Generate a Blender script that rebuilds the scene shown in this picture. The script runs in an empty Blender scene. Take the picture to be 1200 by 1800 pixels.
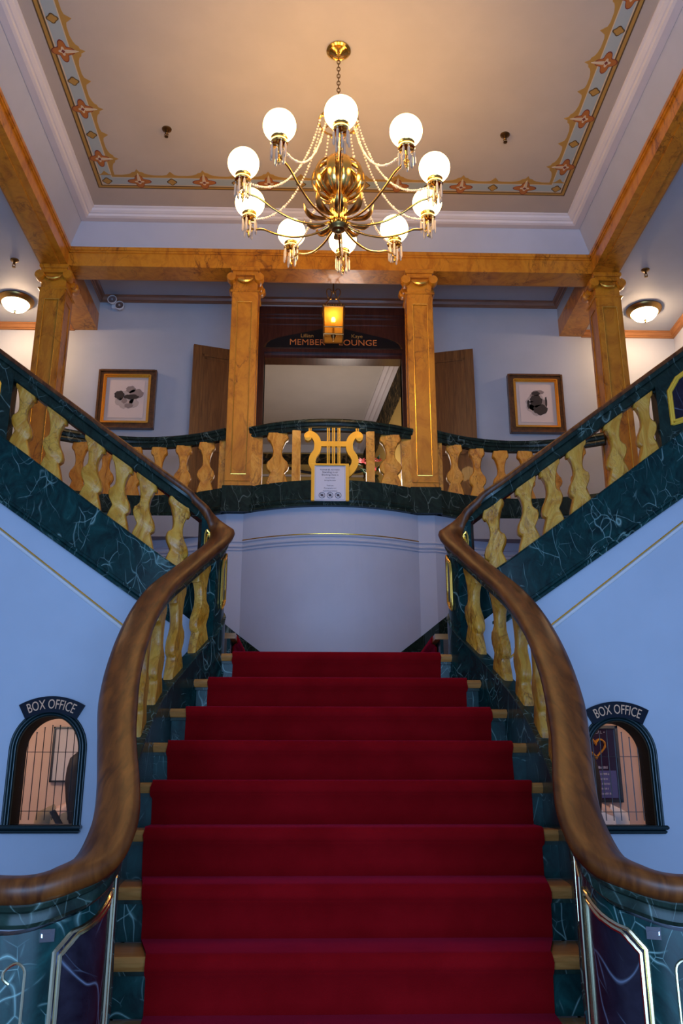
import bpy, math, random
from mathutils import Vector, Matrix
random.seed(7)
PI = math.pi
S = bpy.context.scene
COL = S.collection

# ------------------------------------------------------------------ camera, world, light, exposure
F_PX = 1565.0
pitch = math.atan(500 / F_PX); yaw = math.atan(45 / F_PX * math.cos(pitch))
cam = bpy.data.cameras.new('camera'); co = bpy.data.objects.new('camera', cam); COL.objects.link(co)
cam.sensor_fit = 'VERTICAL'; cam.sensor_height = 36.0; cam.sensor_width = 24.0
cam.lens = F_PX / 1800 * 36.0; cam.clip_start = .02
co.location = (-.11, 0, 1.5); co.rotation_euler = (PI / 2 + pitch, 0, -yaw)
S.camera = co
w = bpy.data.worlds.new('world'); S.world = w; w.use_nodes = True
w.node_tree.nodes['Background'].inputs[0].default_value = (.5, .65, 1, 1)
w.node_tree.nodes['Background'].inputs[1].default_value = .3
S.view_settings.view_transform = 'Standard'; S.view_settings.look = 'None'
S.view_settings.gamma = 1; S.view_settings.use_curve_mapping = False
S.view_settings.exposure = -0.32
S.cycles.use_denoising = True; S.cycles.max_bounces = 8; S.cycles.sample_clamp_indirect = 6
S.cycles.caustics_reflective = False; S.cycles.caustics_refractive = False

def area(name, loc, rot, sx, sy, col, power):
    l = bpy.data.lights.new(name, 'AREA'); l.shape = 'RECTANGLE'; l.size = sx; l.size_y = sy
    l.color = col; l.energy = power
    o = bpy.data.objects.new(name, l); o.location = loc; o.rotation_euler = rot; COL.objects.link(o); return o
# daylight through the glazed street doors behind the visitor
area('daylight_entrance', (0, -2.15, 1.7), (PI / 2, 0, 0), 4.6, 2.9, (.30, .56, 1.0), 500)
area('daylight_fanlight', (0, -2.15, 4.3), (PI / 2, 0, 0), 4.6, 1.6, (.46, .62, 1.0), 45)
def point(name, loc, col, power, r=.05):
    l = bpy.data.lights.new(name, 'POINT'); l.color = col; l.energy = power; l.shadow_soft_size = r
    o = bpy.data.objects.new(name, l); o.location = loc; COL.objects.link(o); return o
point('lounge_lamp', (.2, 9.9, 4.9), (1, .84, .72), 55, .25)
point('ticket_office_lamp_left', (-2.2, 5.5, 2.25), (1, .82, .66), 17, .1)
point('ticket_office_lamp_right', (2.2, 5.5, 2.25), (1, .76, .58), 11, .1)

# ------------------------------------------------------------------ materials
MATS = {}
def mat(name, col, rough=.5, metal=0.0, spec=.5, emit=None, estr=0, trans=0, coat=0):
    m = bpy.data.materials.new(name); m.use_nodes = True
    b = m.node_tree.nodes['Principled BSDF']
    b.inputs['Base Color'].default_value = (*col, 1); b.inputs['Roughness'].default_value = rough
    b.inputs['Metallic'].default_value = metal; b.inputs['Specular IOR Level'].default_value = spec
    b.inputs['Transmission Weight'].default_value = trans; b.inputs['Coat Weight'].default_value = coat
    if emit: b.inputs['Emission Color'].default_value = (*emit, 1); b.inputs['Emission Strength'].default_value = estr
    MATS[name] = m; return m
def nn(m, t, **k):
    n = m.node_tree.nodes.new(t)
    for a, v in k.items():
        if hasattr(n, a): setattr(n, a, v)
        else: n.inputs[a].default_value = v
    return n
def ramp(m, src, stops):
    r = nn(m, 'ShaderNodeValToRGB'); cr = r.color_ramp
    while len(cr.elements) > 1: cr.elements.remove(cr.elements[-1])
    cr.elements[0].position = stops[0][0]; cr.elements[0].color = (*stops[0][1], 1)
    for p, c in stops[1:]:
        e = cr.elements.new(p); e.color = (*c, 1)
    m.node_tree.links.new(src, r.inputs[0]); return r.outputs[0]
def link(m, a, b): m.node_tree.links.new(a, b)
def noise(m, scale, detail=6, dist=0, vec=None, rough=.55):
    n = nn(m, 'ShaderNodeTexNoise'); n.inputs['Scale'].default_value = scale; n.inputs['Detail'].default_value = detail
    n.inputs['Distortion'].default_value = dist; n.inputs['Roughness'].default_value = rough
    if vec: link(m, vec, n.inputs['Vector'])
    return n
def coords(m, sc=(1, 1, 1), rot=(0, 0, 0)):
    g = nn(m, 'ShaderNodeTexCoord'); mp = nn(m, 'ShaderNodeMapping')
    mp.inputs['Scale'].default_value = sc; mp.inputs['Rotation'].default_value = rot
    link(m, g.outputs['Object'], mp.inputs['Vector']); return mp.outputs[0]
def mix(m, fac, a, b):
    x = nn(m, 'ShaderNodeMix'); x.data_type = 'RGBA'
    for s, v in ((x.inputs[0], fac), (x.inputs[6], a), (x.inputs[7], b)):
        if isinstance(v, (int, float)): s.default_value = v
        elif isinstance(v, tuple): s.default_value = (*v, 1)
        else: link(m, v, s)
    return x.outputs[2]
def bump(m, h, strength=.2, dist=.01):
    b = nn(m, 'ShaderNodeBump'); b.inputs['Strength'].default_value = strength; b.inputs['Distance'].default_value = dist
    link(m, h, b.inputs['Height']); link(m, b.outputs[0], m.node_tree.nodes['Principled BSDF'].inputs['Normal'])
def setc(m, o): link(m, o, m.node_tree.nodes['Principled BSDF'].inputs['Base Color'])

def ridge(m, vec, scale, width, detail=4, dist=1.0, peak=1.0, at=.5):
    n_ = noise(m, scale, detail, dist, vec, .6)
    return ramp(m, n_.outputs['Fac'], [(at - width * 2.5, (0, 0, 0)), (at - width * .6, (.3 * peak,) * 3), (at, (peak,) * 3), (at + width * .6, (.3 * peak,) * 3), (at + width * 2.5, (0, 0, 0))])
def mulv(m, a, b):
    x = nn(m, 'ShaderNodeVectorMath'); x.operation = 'MULTIPLY'; link(m, a, x.inputs[0]); link(m, b, x.inputs[1]); return x.outputs[0]
def marble(name, base, base2, vein, scale=6, vw=.02, rough=.26):
    m = mat(name, base, rough, coat=0, spec=.22)
    v = coords(m, (1, 1, .7), (.6, .35, .2))
    def crack(sc, rot, dist, wd, st):
        mp = nn(m, 'ShaderNodeMapping'); mp.inputs['Rotation'].default_value = rot; mp.inputs['Scale'].default_value = st; link(m, v, mp.inputs['Vector'])
        d = noise(m, scale * .55, 1.5, 0, v); add = nn(m, 'ShaderNodeVectorMath'); add.operation = 'MULTIPLY_ADD'
        add.inputs[1].default_value = (dist,) * 3; link(m, d.outputs['Color'], add.inputs[0]); link(m, mp.outputs[0], add.inputs[2])
        vo = nn(m, 'ShaderNodeTexVoronoi'); vo.feature = 'DISTANCE_TO_EDGE'; vo.inputs['Scale'].default_value = sc; link(m, add.outputs[0], vo.inputs['Vector'])
        return ramp(m, vo.outputs['Distance'], [(0, (.95, .95, .95)), (wd * .5, (.3, .3, .3)), (wd * 1.6, (0, 0, 0))])
    r1 = crack(scale * .5, (1.1, -.4, .2), .2, vw * .7, (1, .35, .35)); r2 = crack(scale * .8, (.3, .5, .9), .16, vw, (1, .4, .6)); r3 = crack(scale * 1.3, (.9, .2, -.7), .12, vw * 1.3, (.5, 1, .4)); ve = crack(scale * 2.2, (-.4, .8, .3), .08, vw * 1.6, (1, .45, 1))
    g = [ramp(m, noise(m, scale * k, 2, 0, v).outputs['Fac'], [(lo, (0, 0, 0)), (lo + .12, (1, 1, 1))]) for k, lo in ((.5, .42), (.9, .49), (1.0, .52), (.8, .54))]
    cloud = ramp(m, noise(m, scale * 1.0, 9, 2.0, v, .65).outputs['Fac'], [(.34, base), (.58, tuple(x * .5 + y * .5 for x, y in zip(base, base2))), (.72, base2)])
    c = cloud
    for q, gg in zip((r1, r2, r3, ve), g): c = mix(m, mulv(m, q, gg), c, vein)
    setc(m, c); return m
marble('green_marble', (.0025, .013, .013), (.008, .055, .050), (.22, .34, .31), 8.5, .0095)
marble('dark_green_marble', (.006, .011, .008), (.020, .042, .030), (.16, .22, .19), 8, .010)
marble('purple_marble', (.010, .006, .012), (.028, .022, .036), (.18, .20, .27), 6, .007)
def sienna(name, a, b, vein, scale, bump_s=0.0, rough=.34):
    m = mat(name, a, rough, coat=.12)
    v = coords(m, (1, 1, .5), (.5, .45, 0))
    rnd = nn(m, 'ShaderNodeObjectInfo')
    ad = nn(m, 'ShaderNodeVectorMath'); ad.operation = 'MULTIPLY_ADD'; ad.inputs[1].default_value = (9, 9, 9)
    link(m, rnd.outputs['Random'], ad.inputs[0]); link(m, v, ad.inputs[2]); v = ad.outputs[0]
    n1 = noise(m, scale, 8, 2.2, v, .6)
    mid = tuple(x * .55 + y * .45 for x, y in zip(vein, a))
    base = ramp(m, n1.outputs['Fac'], [(.26, mid), (.40, a), (.58, b), (.74, a), (.84, mid)])
    r1 = ridge(m, v, scale * .7, .014, 4, .9, .95); r2 = ridge(m, v, scale * 1.8, .016, 3, .6, .7, .47)
    g1 = ramp(m, noise(m, scale * .9, 2, 0, v).outputs['Fac'], [(.44, (0, 0, 0)), (.60, (1, 1, 1))])
    c = mix(m, mulv(m, r1, g1), base, vein); c = mix(m, mulv(m, r2, g1), c, vein)
    setc(m, c)
    if bump_s: bump(m, n1.outputs['Fac'], bump_s, .02)
    return m
sienna('sienna_marble', (.48, .165, .008), (.62, .25, .016), (.15, .038, .003), 4.2)
sienna('yellow_marble', (.58, .215, .010), (.72, .34, .040), (.18, .045, .004), 9, .6)
def wood(name, a, b, sc=(3, 3, 28), rough=.28, coat=.3):
    m = mat(name, a, rough, coat=coat); v = coords(m, sc)
    n = noise(m, 2.2, 8, .6, v); setc(m, ramp(m, n.outputs['Fac'], [(.35, a), (.68, b)])); return m
wood('rail_wood', (.060, .013, .002), (.19, .052, .008), (16, 2.5, 3.5), .42, .0)
MATS['rail_wood'].node_tree.nodes['Principled BSDF'].inputs['Specular IOR Level'].default_value = .35
wood('oak', (.33, .125, .028), (.47, .205, .055), (4, 30, 30), .3)
wood('door_wood', (.13, .045, .009), (.24, .095, .022), (22, 22, 1.6), .42, .15)
wood('dark_casing', (.040, .010, .008), (.075, .022, .016), (20, 2, 2), .3, .3)
wood('bay_cornice_wood', (.24, .11, .06), (.34, .16, .09), (2, 2, 20), .4, .1)
wood('cornice_wood', (.30, .115, .030), (.42, .18, .055), (2, 2, 20), .4, .1)
wood('frame_wood', (.07, .028, .009), (.15, .062, .018), (12, 12, 12), .35, .2)
def carpet():
    m = mat('red_carpet', (.26, .003, .006), .95, spec=0); v = coords(m)
    a = noise(m, 5, 3, 0, v); b = noise(m, 420, 2, 0, v)
    setc(m, mix(m, b.outputs['Fac'], ramp(m, a.outputs['Fac'], [(.35, (.145, .002, .003)), (.7, (.24, .004, .006))]), (.19, .003, .005)))
    bp = m.node_tree.nodes['Principled BSDF']; bp.inputs['Sheen Weight'].default_value = .35; bp.inputs['Sheen Roughness'].default_value = .4
    bp.inputs['Sheen Tint'].default_value = (.75, .035, .10, 1)
    bump(m, b.outputs['Fac'], .5, .003); return m
carpet()
def paint(name, c, rough=.6):
    m = mat(name, c, rough, spec=.3); n = noise(m, 3, 5, 0, coords(m))
    c2 = tuple(x * .95 for x in c); setc(m, ramp(m, n.outputs['Fac'], [(.4, c2), (.65, c)])); return m
paint('wall_paint', (.46, .485, .57)); paint('ceiling_paint', (.49, .425, .36)); paint('white_trim', (.70, .66, .67), .45)
paint('upper_paint', (.46, .49, .55)); paint('peach_paint', (.70, .50, .40)); paint('lounge_paint', (.52, .49, .46))
paint('ochre_paint', (.45, .30, .08)); paint('plaster_grey', (.30, .30, .32))
mat('brass', (.78, .50, .13), .17, 1.0); mat('dark_brass', (.36, .22, .07), .32, 1.0); mat('aged_brass', (.20, .12, .045), .38, 1.0)
mat('gilt', (.95, .56, .10), .26, .9); mat('gold_paint', (.86, .48, .04), .35, .25); mat('pale_brass', (.86, .74, .46), .22, 1.0)
mat('black_iron', (.012, .012, .013), .4, .3); mat('chrome', (.7, .7, .72), .12, 1.0); mat('black_paint', (.006, .007, .011), .3)
mat('navy_plate', (.003, .005, .014), .45, spec=.15); mat('green_frame', (.003, .016, .018), .2, spec=.4)
mat('sign_letter', (.80, .42, .24), .45); mat('sign_orange', (.62, .20, .05), .45)
mat('paper', (.62, .63, .72), .35); mat('ink', (.05, .05, .08), .6); mat('ink_soft', (.26, .26, .32), .6)
mat('mount_board', (.60, .51, .46), .8); mat('print_paper', (.66, .55, .50), .8)
mat('sepia_dark', (.035, .025, .022), .8); mat('sepia_mid', (.26, .20, .18), .8); mat('sepia_light', (.46, .38, .34), .8)
mat('globe_glass', (1, 1, 1), .3, emit=(1, .58, .20), estr=31)
mat('lamp_glass', (1, 1, 1), .3, emit=(1, .66, .38), estr=95)
mat('bulb', (1, 1, 1), .3, emit=(1, .66, .26), estr=130)
mat('crystal', (1, .88, .72), .08, trans=.55, spec=.8); MATS['crystal'].node_tree.nodes['Principled BSDF'].inputs['IOR'].default_value = 1.5
mat('bead_glass', (1, .82, .62), .2, trans=.05, spec=.8)
mat('lens_glass', (.9, .95, 1), .05, trans=.7); mat('plastic_white', (.80, .82, .85), .3)
def lantern_glass():
    m = bpy.data.materials.new('lantern_glass'); m.use_nodes = True; t = m.node_tree; t.nodes.clear()
    o = t.nodes.new('ShaderNodeOutputMaterial'); a = t.nodes.new('ShaderNodeBsdfTransparent'); b = t.nodes.new('ShaderNodeBsdfTranslucent')
    a.inputs[0].default_value = (1, .78, .42, 1); b.inputs[0].default_value = (1, .62, .2, 1)
    x = t.nodes.new('ShaderNodeMixShader'); x.inputs[0].default_value = .6
    t.links.new(a.outputs[0], x.inputs[1]); t.links.new(b.outputs[0], x.inputs[2]); t.links.new(x.outputs[0], o.inputs[0]); MATS['lantern_glass'] = m
lantern_glass()
def pane():
    m = bpy.data.materials.new('window_glass'); m.use_nodes = True; t = m.node_tree; t.nodes.clear()
    o = t.nodes.new('ShaderNodeOutputMaterial'); a = t.nodes.new('ShaderNodeBsdfTransparent'); b = t.nodes.new('ShaderNodeBsdfGlossy')
    b.inputs['Roughness'].default_value = .02; x = t.nodes.new('ShaderNodeMixShader'); x.inputs[0].default_value = .03
    t.links.new(a.outputs[0], x.inputs[1]); t.links.new(b.outputs[0], x.inputs[2]); t.links.new(x.outputs[0], o.inputs[0]); MATS['window_glass'] = m
pane()
mat('border_blue', (.36, .42, .42), .7); mat('border_gold', (.42, .24, .055), .6); mat('border_dark', (.12, .07, .025), .6)
mat('border_orange', (.42, .14, .03), .6); mat('border_cream', (.62, .50, .34), .6); mat('border_red', (.20, .04, .03), .6)
mat('poster_purple', (.022, .004, .035), .6, spec=.1); mat('poster_blue', (.10, .11, .34), .6, spec=.1); mat('poster_pale', (.4, .42, .6), .4); mat('poster_gold', (.85, .42, .03), .4)
mat('skin', (.55, .32, .23), .5); mat('reveal_brown', (.05, .028, .014), .7, spec=.1)
def frieze():
    m = mat('frieze_paper', (.05, .035, .02), .85, spec=.1); v = coords(m)
    setc(m, ramp(m, noise(m, 9, 4, 1.5, v).outputs['Fac'], [(.40, (.012, .014, .010)), (.52, (.05, .035, .015)), (.62, (.16, .11, .05))]))
frieze()
mat('hair', (.008, .005, .004), .6, spec=.15); mat('beige_cloth', (.24, .17, .10), .9); mat('white_cloth', (.62, .58, .58), .9)
mat('black_cloth', (.01, .01, .012), .8); mat('dark_jeans', (.02, .025, .05), .9); mat('leaf_green', (.01, .12, .05), .6); mat('flower_red', (.5, .01, .02), .6)
mat('floor_tile', (.25, .22, .2), .25)

# ------------------------------------------------------------------ mesh helpers
class MB:
    def __init__(s): s.v = []; s.f = []; s.m = []
    def add(s, vs, fs, mi=0):
        o = len(s.v); s.v += [Vector(v) for v in vs]; s.f += [tuple(i + o for i in f) for f in fs]; s.m += [mi] * len(fs); return s
    def box(s, a, b, mi=0):
        x0, y0, z0 = a; x1, y1, z1 = b
        vs = [(x0, y0, z0), (x1, y0, z0), (x1, y1, z0), (x0, y1, z0), (x0, y0, z1), (x1, y0, z1), (x1, y1, z1), (x0, y1, z1)]
        return s.add(vs, [(0, 3, 2, 1), (4, 5, 6, 7), (0, 1, 5, 4), (1, 2, 6, 5), (2, 3, 7, 6), (3, 0, 4, 7)], mi)
    def bbox(s, a, b, r=.004, mi=0):
        """box with chamfered vertical-plane edges: three stacked prisms"""
        x0, y0, z0 = a; x1, y1, z1 = b
        rings = []
        for z, k in ((z0, r), (z0 + r, 0), (z1 - r, 0), (z1, r)):
            rings.append([(x0 + k, y0 + r - k * 0 - r + k, z), (x1 - k, y0 + k, z), (x1 - k, y1 - k, z), (x0 + k, y1 - k, z)])
        return s.loft(rings, mi=mi)
    def loft(s, rings, closed=True, caps=True, mi=0, loop=False):
        n = len(rings[0]); vs = [p for r in rings for p in r]; fs = []; k = len(rings)
        for i in range(k if loop else k - 1):
            j = (i + 1) % k
            for q in range(n if closed else n - 1):
                r = (q + 1) % n; fs.append((i * n + q, i * n + r, j * n + r, j * n + q))
        if caps and not loop and closed: fs.append(tuple(range(n - 1, -1, -1))); fs.append(tuple((k - 1) * n + q for q in range(n)))
        return s.add(vs, fs, mi)
    def lathe(s, prof, c=(0, 0, 0), n=24, mi=0, axis='z', caps=True):
        rings = []
        for r, z in prof:
            rg = []
            for i in range(n):
                a = 2 * PI * i / n; p = (r * math.cos(a), r * math.sin(a), z)
                if axis == 'y': p = (p[0], p[2], p[1])
                if axis == 'x': p = (p[2], p[0], p[1])
                rg.append((p[0] + c[0], p[1] + c[1], p[2] + c[2]))
            rings.append(rg)
        return s.loft(rings, mi=mi, caps=caps)
    def sphere(s, c, r, n=16, k=10, mi=0, sc=(1, 1, 1)):
        rings = []
        for j in range(1, k):
            t = PI * j / k
            rings.append([(c[0] + sc[0] * r * math.sin(t) * math.cos(2 * PI * i / n), c[1] + sc[1] * r * math.sin(t) * math.sin(2 * PI * i / n), c[2] - sc[2] * r * math.cos(t)) for i in range(n)])
        o = len(s.v); s.loft(rings, caps=False, mi=mi)
        b = len(s.v); s.v += [Vector((c[0], c[1], c[2] - sc[2] * r)), Vector((c[0], c[1], c[2] + sc[2] * r))]
        for i in range(n):
            j = (i + 1) % n; s.f += [(o + j, o + i, b), (o + (k - 2) * n + i, o + (k - 2) * n + j, b + 1)]; s.m += [mi, mi]
        return s
    def tube(s, pts, r, n=10, mi=0, loop=False, flat=1.0):
        pts = [Vector(p) for p in pts]; k = len(pts); rings = []; N = None
        for i, p in enumerate(pts):
            a = pts[i - 1] if (i > 0 or loop) else p; b = pts[(i + 1) % k] if (i < k - 1 or loop) else p
            T = (b - a).normalized() if (b - a).length > 1e-9 else Vector((0, 0, 1))
            if N is None: N = T.orthogonal().normalized()
            N = (N - T * N.dot(T)).normalized(); B = T.cross(N); rr = r[i] if isinstance(r, (list, tuple)) else r
            rings.append([p + N * rr * math.cos(2 * PI * q / n) + B * rr * flat * math.sin(2 * PI * q / n) for q in range(n)])
        return s.loft(rings, mi=mi, loop=loop)
    def prism(s, outline, f0, f1, mi=0):
        """outline: 2-D points; f0/f1 map (u,v) to 3-D for the two faces"""
        return s.loft([[f0(*p) for p in outline], [f1(*p) for p in outline]], mi=mi)
    def xz(s, outline, y0, y1, mi=0): return s.prism(outline, lambda u, v: (u, y0, v), lambda u, v: (u, y1, v), mi)
    def xy(s, outline, z0, z1, mi=0): return s.prism(outline, lambda u, v: (u, v, z0), lambda u, v: (u, v, z1), mi)
    def tf(s, fn): s.v = [Vector(fn(v)) for v in s.v]; return s

def tag(o, label=None, cat=None, group=None, kind=None):
    for k, v in (('label', label), ('category', cat), ('group', group), ('kind', kind)):
        if v: o[k] = v
    return o
def build(name, mb, mats, parent=None, smooth=False, local=False, angle=40):
    if isinstance(mats, str): mats = [mats]
    me = bpy.data.meshes.new(name)
    if parent is not None: root = parent if parent.parent is None else parent.parent; off = Vector((0, 0, 0)) if local else root.location.copy()
    else:
        lo = [min(v[i] for v in mb.v) for i in range(3)]; hi = [max(v[i] for v in mb.v) for i in range(3)]
        off = Vector(((lo[0] + hi[0]) / 2, (lo[1] + hi[1]) / 2, lo[2]))
    me.from_pydata([v - off for v in mb.v], [], mb.f)
    for m in mats: me.materials.append(MATS[m])
    me.polygons.foreach_set('material_index', mb.m)
    if smooth:
        me.polygons.foreach_set('use_smooth', [True] * len(me.polygons))
        try: me.set_sharp_from_angle(angle=math.radians(angle))
        except Exception: pass
    me.update(); me.validate()
    import bmesh
    bm = bmesh.new(); bm.from_mesh(me); bmesh.ops.recalc_face_normals(bm, faces=bm.faces); bm.to_mesh(me); bm.free()
    o = bpy.data.objects.new(name, me); COL.objects.link(o)
    if parent is not None: o.parent = parent
    else: o.location = off
    return o
def empty(name, loc, label=None, cat=None, group=None, kind=None):
    o = bpy.data.objects.new(name, None); COL.objects.link(o); o.location = loc; o.empty_display_size = .1
    return tag(o, label, cat, group, kind)
def kids(o): return [c for c in COL.objects if c.parent == o]
def copy_tree(o, loc=None, label=None, parent=None):
    c = o.copy(); COL.objects.link(c)
    if parent is not None: c.parent = parent
    if loc is not None: c.location = loc
    if label: c['label'] = label
    for k in kids(o): copy_tree(k, parent=c)
    return c
def struct(name, mb, mats, **k): return tag(build(name, mb, mats, **k), kind='structure')
def text_mb(txt, size, depth=.003, align='CENTER', squeeze=1.0):
    cu = bpy.data.curves.new('lettering', 'FONT'); cu.body = txt; cu.size = size; cu.extrude = depth / 2; cu.align_x = align; cu.resolution_u = 3
    o = bpy.data.objects.new('lettering', cu); COL.objects.link(o)
    dg = bpy.context.evaluated_depsgraph_get(); ev = o.evaluated_get(dg); me = ev.to_mesh()
    mb = MB(); mb.add([(v.co.x * squeeze, v.co.y, v.co.z) for v in me.vertices], [tuple(p.vertices) for p in me.polygons])
    ev.to_mesh_clear(); bpy.data.objects.remove(o); bpy.data.curves.remove(cu); return mb
def on_wall(mb, x, y, z):  # lettering in local xy onto a wall that faces -Y
    return mb.tf(lambda v: (x + v.x, y - v.z, z + v.y))
def arc(cx, cz, r, a0, a1, n=16, rz=None):
    rz = rz or r
    return [(cx + r * math.cos(math.radians(a0 + (a1 - a0) * i / n)), cz + rz * math.sin(math.radians(a0 + (a1 - a0) * i / n))) for i in range(n + 1)]
def catmull(P, n=10):
    P = [Vector(p) for p in P]; P = [2 * P[0] - P[1]] + P + [2 * P[-1] - P[-2]]; out = []
    for i in range(1, len(P) - 2):
        for j in range(n):
            t = j / n; a, b, c, d = P[i - 1], P[i], P[i + 1], P[i + 2]
            out.append(.5 * ((2 * b) + (c - a) * t + (2 * a - 5 * b + 4 * c - d) * t * t + (3 * b - 3 * c + d - a) * t ** 3))
    out.append(P[-2]); return out
def sweep(mb, pts, prof, mi=0, plumb=True, caps=True):
    """prof: closed list of (side, up); side is along the horizontal normal (left of travel)"""
    rings = []; k = len(pts)
    for i, p in enumerate(pts):
        T = Vector(pts[min(i + 1, k - 1)]) - Vector(pts[max(i - 1, 0)]); h = Vector((T.x, T.y, 0)).normalized()
        N = Vector((-h.y, h.x, 0)); Up = Vector((0, 0, 1)) if plumb else N.cross(-T.normalized()) * 1.0
        if not plumb and Up.z < 0: Up = -Up
        rings.append([Vector(p) + N * a + Up * b for a, b in prof])
    return mb.loft(rings, mi=mi, caps=caps)

# ================================================================== THE SETTING
FL = -.02; LAND = 2.255; UP = 3.86
ZB0, ZB1 = 6.28, 6.48       # beam soffit and top
YC = 7.38                   # front of the column line
CEIL = 6.76; YB = 8.6       # coffer ceiling, upper back wall
struct('floor', MB().box((-3.9, -2.3, -.2), (3.9, 4.93, FL)), 'floor_tile')
for sx, nm in ((-1, 'left'), (1, 'right')):
    x0, x1 = sorted((sx * 3.76, sx * 3.9))
    struct('wall_' + nm, MB().box((x0, -2.3, FL), (x1, YB + .15, 6.4)), 'wall_paint')
struct('wall_front', MB().box((-3.9, -2.45, FL), (3.9, -2.25, 7.0)), 'wall_paint')
# wall under each upper flight, with the arched ticket opening
def arch_outline(cx, hw, zb, zs, zr, n=14):
    return [(cx + hw, zb)] + arc(cx, zs, hw, 0, 180, n, zr - zs) + [(cx - hw, zb)]
WIN = {-1: (-1.535, .165, 1.36, 1.735, 1.915), 1: (1.525, .165, 1.355, 1.715, 1.895)}
def soff(x): return 1.80 + .78 * x
for sx, nm in ((-1, 'left'), (1, 'right')):
    cx, hw, zb, zs, zr = WIN[sx]; W0, W1 = 4.935, 5.08
    mb = MB(); ao = arch_outline(0, hw, zb, zs, zr)
    def piece(pts): mb.xz([(sx * a, b) for a, b in pts], W0, W1)
    ax = abs(cx)
    piece([(.70, FL), (ax - hw, FL), (ax - hw, soff(ax - hw)), (.70, soff(.70))])
    piece([(ax + hw, FL), (3.76, FL), (3.76, 4.4), (3.2, soff(3.2)), (ax + hw, soff(ax + hw))])
    piece([(ax - hw, FL), (ax + hw, FL), (ax + hw, zb), (ax - hw, zb)])
    top = arc(ax, zs, hw, 180, 0, 14, zr - zs)
    for i in range(14):
        a, b = top[i], top[i + 1]; piece([a, b, (b[0], soff(b[0])), (a[0], soff(a[0]))])
    struct('wall_' + nm + '_stair', mb, 'wall_paint')
    # sloping picture moulding
    tm = MB(); P0 = (sx * .95, 4.935, 1.495 + .75 * .95); P1 = (sx * 3.6, 4.935, 1.495 + .75 * 3.6)
    tm.tube([P0, P1], .011, 8); tm.tube([(p[0], p[1], p[2] + .02) for p in (P0, P1)], .005, 6, 1)
    struct('trim_' + ('1' if sx < 0 else '2'), tm, ['white_trim', 'gilt'])
    # ticket office behind
    xa, xb = sorted((sx * .98, sx * 2.75))
    rm = MB(); rm.box((xa, 6.55, FL), (xb, 6.62, 2.5)); rm.box((xa - .06, 5.09, FL), (xa, 6.62, 2.5)); rm.box((xb, 5.09, FL), (xb + .06, 6.62, 2.5))
    rm.box((xa, 5.09, 2.44), (xb, 6.55, 2.5)) 
    struct('wall_' + nm + '_ticket_office', rm, 'peach_paint')
# plan line of the balcony front: sagging sides, bowed centre
def plan(x):
    a = abs(x)
    if a <= .76: return YC + .02 - .22 * (1 - (a / .76) ** 2)
    if a <= .93: return YC + .02
    if a <= 2.5: t = (a - .93) / 1.57; return YC + .02 + .24 * 4 * t * (1 - t)
    return YC + .02
def span(x0, x1, n, z, dy=0): return [(x0 + (x1 - x0) * i / n, plan(x0 + (x1 - x0) * i / n) + dy, z) for i in range(n + 1)]
def curved_wall(x0, x1, n, z0, z1, y_in, name, m):
    mb = MB(); rings = []
    for i in range(n + 1):
        x = x0 + (x1 - x0) * i / n; y = plan(x); rings.append([(x, y, z0), (x, y + .12, z0), (x, y + .12, z1), (x, y, z1)])
    mb.loft(rings); return struct(name, mb, m)
curved_wall(-.76, .76, 30, LAND, 3.86, 0, 'wall_back_bow', 'wall_paint')
curved_wall(-3.7, -.76, 40, 1.9, 3.86, 0, 'wall_back_left', 'wall_paint')
curved_wall(.76, 3.7, 40, 1.9, 3.86, 0, 'wall_back_right', 'wall_paint')
n = 3
for x0, x1, k in ((-.76, .76, 30), (-3.6, -.76, 40), (.76, 3.6, 40)):
    mb = MB()
    for z, r in ((3.588, .010), (3.545, .012), (3.515, .009)): mb.tube(span(x0, x1, k, z), r, 8, 0)
    if k == 30: mb.tube(span(x0, x1, k, 3.601, -.006), .0045, 6, 1)
    struct('trim_%d' % n, mb, ['wall_paint', 'gilt'], smooth=True); n += 1
# upper floor slab, landing slab
struct('floor_balcony', MB().box((-3.76, YC + .12, UP - .2), (3.76, YB, UP - .01)), 'plaster_grey')
struct('wall_back_upper_left', MB().box((-3.9, YB, UP - .2), (-.70, YB + .15, 6.9)), 'upper_paint')
struct('wall_back_upper_right', MB().box((.77, YB, UP - .2), (3.9, YB + .15, 6.9)), 'upper_paint')
struct('wall_back_upper_lintel', MB().box((-.70, YB, 5.99), (.77, YB + .15, 6.9)), 'upper_paint')
# side ceilings, back bay ceiling, coffer ceiling
for sx, nm in ((-1, 'left'), (1, 'right')):
    xa, xb = sorted((sx * 2.74, sx * 3.9))
    struct('ceiling_' + nm, MB().box((xa, -2.3, 6.335), (xb, YB, 6.42)), 'upper_paint')
struct('ceiling_bay', MB().box((-2.5, YC + .22, 6.685), (2.5, YB, 6.80)), 'upper_paint')
struct('ceiling', MB().box((-2.6, -2.3, CEIL), (2.6, YC + .22, CEIL + .1)), 'ceiling_paint')
mb = MB()
mb.add([(-2.5, YC, ZB1), (2.5, YC, ZB1), (2.33, YC - .17, CEIL), (-2.33, YC - .17, CEIL)], [(0, 1, 2, 3)])
for sx in (-1, 1): mb.add([(sx * 2.5, YC, ZB1), (sx * 2.33, YC - .17, CEIL), (sx * 2.33, -2.3, CEIL), (sx * 2.5, -2.3, ZB1)], [(0, 1, 2, 3)])
struct('wall_cove', mb, 'wall_paint')
for sx, nm in ((-1, 'left'), (1, 'right')):   # upstand above the side soffits
    xa, xb = sorted((sx * 2.5, sx * 2.62))
    struct('wall_upstand_' + nm, MB().box((xa, YC + .22, ZB1), (xb, YB, 6.70)), 'upper_paint')
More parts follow.
